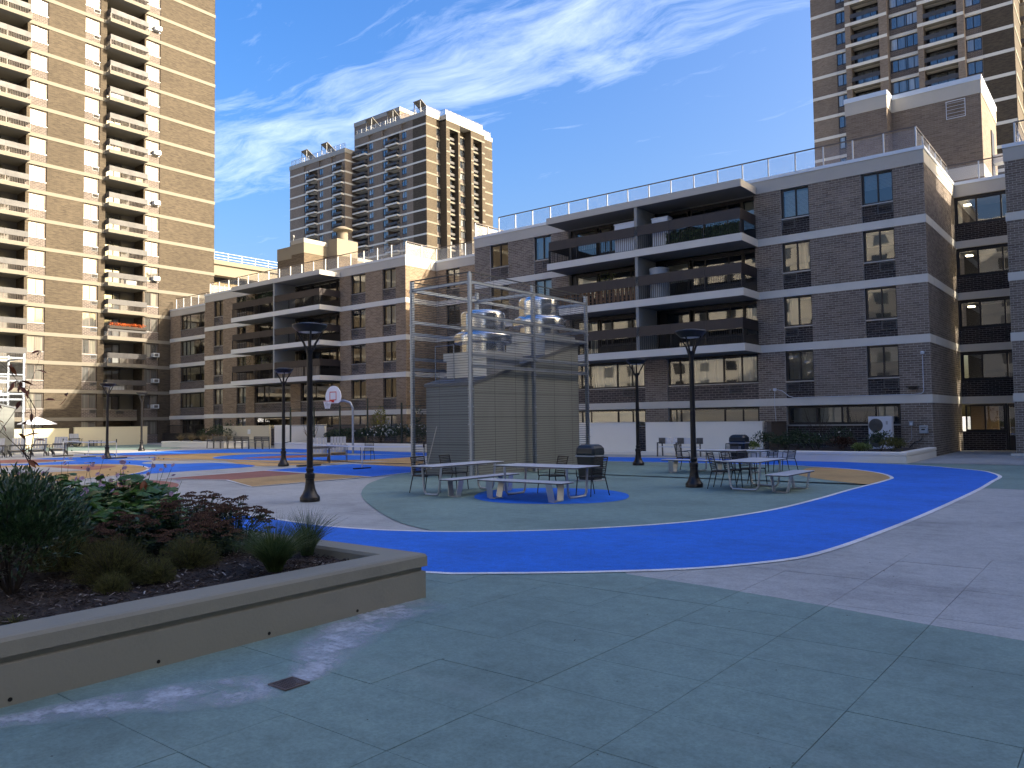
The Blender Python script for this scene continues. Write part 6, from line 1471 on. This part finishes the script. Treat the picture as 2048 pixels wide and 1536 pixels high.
# shrubs of the right-hand planter
rows = [(-12.6, 33.6, .62, .8, 'leaf_shrub', 'round dark shrub at the brown wall end of the condenser planter'), (-11.5, 34.4, .75, .95, 'leaf_shrub', 'tall dark shrub under the ground floor window'), (-10.5, 33.4, .8, .72, 'leaf_shrub', 'wide low shrub in the middle of the condenser planter'), (-9.3, 33.2, .6, .62, 'flower_sedum', 'reddish brown low shrub left of the condenser'), (-8.0, 33.6, .55, .78, 'leaf_shrub', 'dark conical shrub in front of the condenser'), (-7.4, 33.0, .5, .55, 'leaf_fine', 'olive shrub at the corner of the condenser planter'), (-9.9, 35.2, .7, .9, 'leaf_shrub', 'dark shrub right below the window glass'), (-8.5, 32.7, .35, .32, 'leaf_lime', 'pale lime hosta clump at the front edge'), (-12.9, 32.7, .4, .35, 'leaf_lime', 'pale lime clump behind the domed trash can'), (-11.6, 32.9, .6, .6, 'leaf_shrub', 'low dark shrub at the planter front by the slatted chair')]
for i, (x, y, r, h, mt, lb) in enumerate(rows): bush('shrub', lb, 'shrub', r, h, 700, .085, .045, mt, 120 + i, 'shrubs in the condenser planter', 6, (x, y, .38), flower=('petal_white', 4, .05) if i in (2, 6) else None)
grass('grass_tuft', 'straw grass tuft beside the domed trash can', -13.3, 32.6, .38, .75, 260, 140, .6, 'grass_dry', wd=.008)
random.seed(141); bt_ = thing('bare_shrub', 'bare twiggy shrub before the ground floor window', 'shrub', (-10.7, 34.6, .38)); m = MB(); q = MB()
for k in range(16): a = random.uniform(0, 6.28); e = Vector((math.cos(a) * .55, math.sin(a) * .4, random.uniform(1.3, 1.9))); m.tube([(0, 0, 0), tuple(e * .5 + rv(.08)), tuple(e)], [.012, .007, .003], 4, False); m.tube([tuple(e * .6), tuple(e * .85 + rv(.25))], [.005, .002], 4, False)
lobj('twigs', m, 'stem_brown', bt_)
# mid planter behind the fence
for i, (x, y, r, h, mt, fl, lb) in enumerate([(-42.6, 34.4, .8, .8, 'leaf_shrub', None, 'dark low shrub next to the bare bush, behind the fence'), (-40.9, 34.3, .9, .95, 'leaf_shrub', None, 'dark shrub behind the weathered lounge chairs'), (-39.2, 34.2, .9, 1.0, 'leaf_shrub', ('petal_white', 10, .09), 'dark shrub below the hoop with a few white flowers'), (-37.6, 34.2, .9, 1.15, 'leaf_shrub', ('petal_white', 42, .09), 'white-flowered shrub right of the hoop pole'), (-35.9, 34.2, .9, 1.15, 'leaf_shrub', ('petal_white', 48, .09), 'fullest white-flowered shrub, in the middle of the fence run'), (-34.3, 34.3, .8, 1.1, 'leaf_shrub', ('petal_white', 26, .09), 'white-flowered shrub beside the wire cage')]): bush('shrub', lb, 'shrub', r, h, 800, .12, .07, mt, 150 + i, 'shrubs behind the net fence', 6, (x, y, .44), flower=fl)
bush('young_tree', 'thin yellow green young tree right of the hoop pole', 'tree', .75, 2.4, 420, .14, .08, 'leaf_yellow', 160, None, 8, (-38.6, 34.9, .44)); bush('young_tree', 'young tree with sparse dark leaves at the last fence post', 'tree', .4, 2.6, 170, .14, .08, 'leaf_shrub', 161, None, 8, (-34.9, 34.6, .44))
random.seed(162); t = thing('bare_shrub', 'thin bare tan bush in front of the pale wall behind the fence', 'shrub', (-44.6, 34.0, .44)); m = MB()
for k in range(18): a = random.uniform(0, 6.28); e = Vector((math.cos(a) * .65, math.sin(a) * .4, random.uniform(.8, 1.25))); m.tube([(0, 0, 0), tuple(e * .5 + rv(.1)), tuple(e)], [.02, .013, .008], 4, False)
lobj('twigs', m, 'grass_dry', t)
# far left planter: straw grasses and shrubs
for i in range(9): grass('grass_tuft', ['straw grass tuft at the low dark wall end of the far left planter', 'second straw grass tuft from the low dark wall', 'third straw grass tuft from the low dark wall', 'fourth straw grass tuft from the low dark wall', 'middle straw grass tuft of the far left planter', 'fourth straw grass tuft from the backed benches', 'third straw grass tuft from the backed benches', 'second straw grass tuft from the backed benches', 'straw grass tuft nearest the backed benches'][i], -61.0 + i * .85, 33.6 + .5 * (i % 2), .44, .75, 150, 170 + i, .9, 'grass_dry', 'straw grasses in the far left planter', .012)
for i, (x, y, r, h, lb) in enumerate([(-59.8, 35.2, .9, .9, 'shrub at the railing end of the far left planter'), (-57.8, 35.0, 1.0, 1.25, 'tallest shrub of the far left planter, below the brick pier'), (-55.9, 35.1, .9, 1.0, 'shrub next to the pale wall in the far left planter'), (-58.8, 36.5, 1.0, 1.5, 'dark shrub against the wing windows in the far left planter')]): bush('shrub', lb, 'shrub', r, h, 500, .13, .07, 'leaf_shrub', 190 + i, 'shrubs in the far left planter', 5, (x, y, .44), flower=('petal_pink', 5, .08))
t = thing('iron_railing', 'black iron railing before the wing end windows', 'railing', (-71, 40, 0)); m = MB()
for i in range(42): m.box(-4.2 + i * .2 - .015, -4.2 + i * .2 + .015, -.015, .015, 0, 1.75)
lobj('bars', m, 'baluster_black', t); lobj('rail', MB().box(-4.2, 4.2, -.02, .02, 1.7, 1.76), 'baluster_black', t); lobj('rail', MB().box(-4.2, 4.2, -.02, .02, .1, .15), 'baluster_black', t)
# greenery on balconies
def ivy(label, x0, x1, y, z0, z1, n, mat, seed, name='ivy_screen'):
    random.seed(seed); t = thing(name, label, 'plants', ((x0 + x1) / 2, y, z0)); m = MB(); w_ = (x1 - x0) / 2
    for _ in range(n): leaf(m, Vector((random.uniform(-w_, w_), random.uniform(-.05, .07), random.uniform(0, z1 - z0))), rv(1) + Vector((0, -.7, -.2)), Vector((0, -.4, 1)) + rv(.5), random.uniform(.06, .11), .06, .2)
    lobj('leaves', m, mat, t); lobj('backing', MB().box(-w_, w_, .08, .09, 0, (z1 - z0) * .9), 'stem_green', t); return t
ivy('dark green ivy screen filling the top balcony balusters', -18.3, -14.45, 35.82, BK[3] + BT + .02, BK[3] + BT + .68, 1500, 'leaf_laurel', 201)
def box_plants(label, x0, x1, y, z, n, h, mat, seed):
    random.seed(seed); t = thing('balcony_plants', label, 'plants', ((x0 + x1) / 2, y, z)); m = MB(); w_ = (x1 - x0) / 2
    for _ in range(n): leaf(m, Vector((random.uniform(-w_, w_), random.uniform(-.2, .2), random.random() ** 1.6 * h)), rv(1) + Vector((0, -.2, .7)), Vector((0, 0, 1)) + rv(.5), random.uniform(.08, .18), .05, .3)
    lobj('leaves', m, mat, t); lobj('box', MB().box(-w_, w_, -.12, .12, -.2, 0), 'stem_brown', t)
box_plants('trailing green plants along the top left balcony of the wing', -57.8, -52.8, 36.75, BK[3] + BT + 1.2, 700, .45, 'leaf_shrub', 202); box_plants('tall potted plants on the lowest balcony of the wing', -57.6, -53.6, 36.8, BK[1] + BT + 1.1, 420, .9, 'leaf_fine', 203)
box_plants('spiky plant on the balcony above the lattice screen', -22.4, -21.4, 35.95, BK[2] + BT + 1.2, 120, .45, 'leaf_fine', 204); box_plants('orange flowers along one balcony of the sunlit tower', -.1, .1, 0, -50, 1, .1, 'leaf_red', 205)
ob = [o for o in col.objects if o.get('label') == 'orange flowers along one balcony of the sunlit tower'][0]
for c in list(ob.children): bpy.data.objects.remove(c)
random.seed(206); m = MB(); leaf_mat('petal_orange', (.65, .12, .03), (.85, .30, .10), .7, .2, .3)
for _ in range(260): leaf(m, Vector((random.uniform(-.15, .15), random.uniform(-1.75, 1.75), random.random() * .28)), rv(1) + Vector((.3, 0, .5)), Vector((0, 0, 1)), .12, .09, .2)
ob.location = (-76.15 - .0, 36.5, kz(3) + B_ + 1.02); lobj('flowers', m, 'petal_orange', ob); lobj('box', MB().box(-.12, .12, -1.8, 1.8, -.25, 0), 'stem_brown', ob)

for i, (k, y, dx, hh_, mt, lb) in enumerate([(5, 36.9, .5, .5, 'plastic_white', 'white box on a middle balcony of the sunlit tower'), (1, 35.6, .7, .42, 'plastic_grey', 'grey air conditioner box on the lowest open balcony of the sunlit tower'), (9, 37.6, .35, .7, 'cushion_tan', 'tan cushion chest on a high balcony of the sunlit tower'), (12, 35.4, .6, .55, 'plastic_white', 'pale storage chest on a balcony high up the sunlit tower'), (8, 24.5, .5, .6, 'bamboo', 'wooden chest on an outer balcony at the left picture edge')]):
    t = thing('storage_box', lb, 'box', (-76.6, y, kz(k) + B_ + .003)); lobj('body', MB().box(-.25, .25, -dx, dx, 0, hh_), mt, t, .01); lobj('lid', MB().box(-.28, .28, -dx - .03, dx + .03, hh_, hh_ + .05), mt, t)
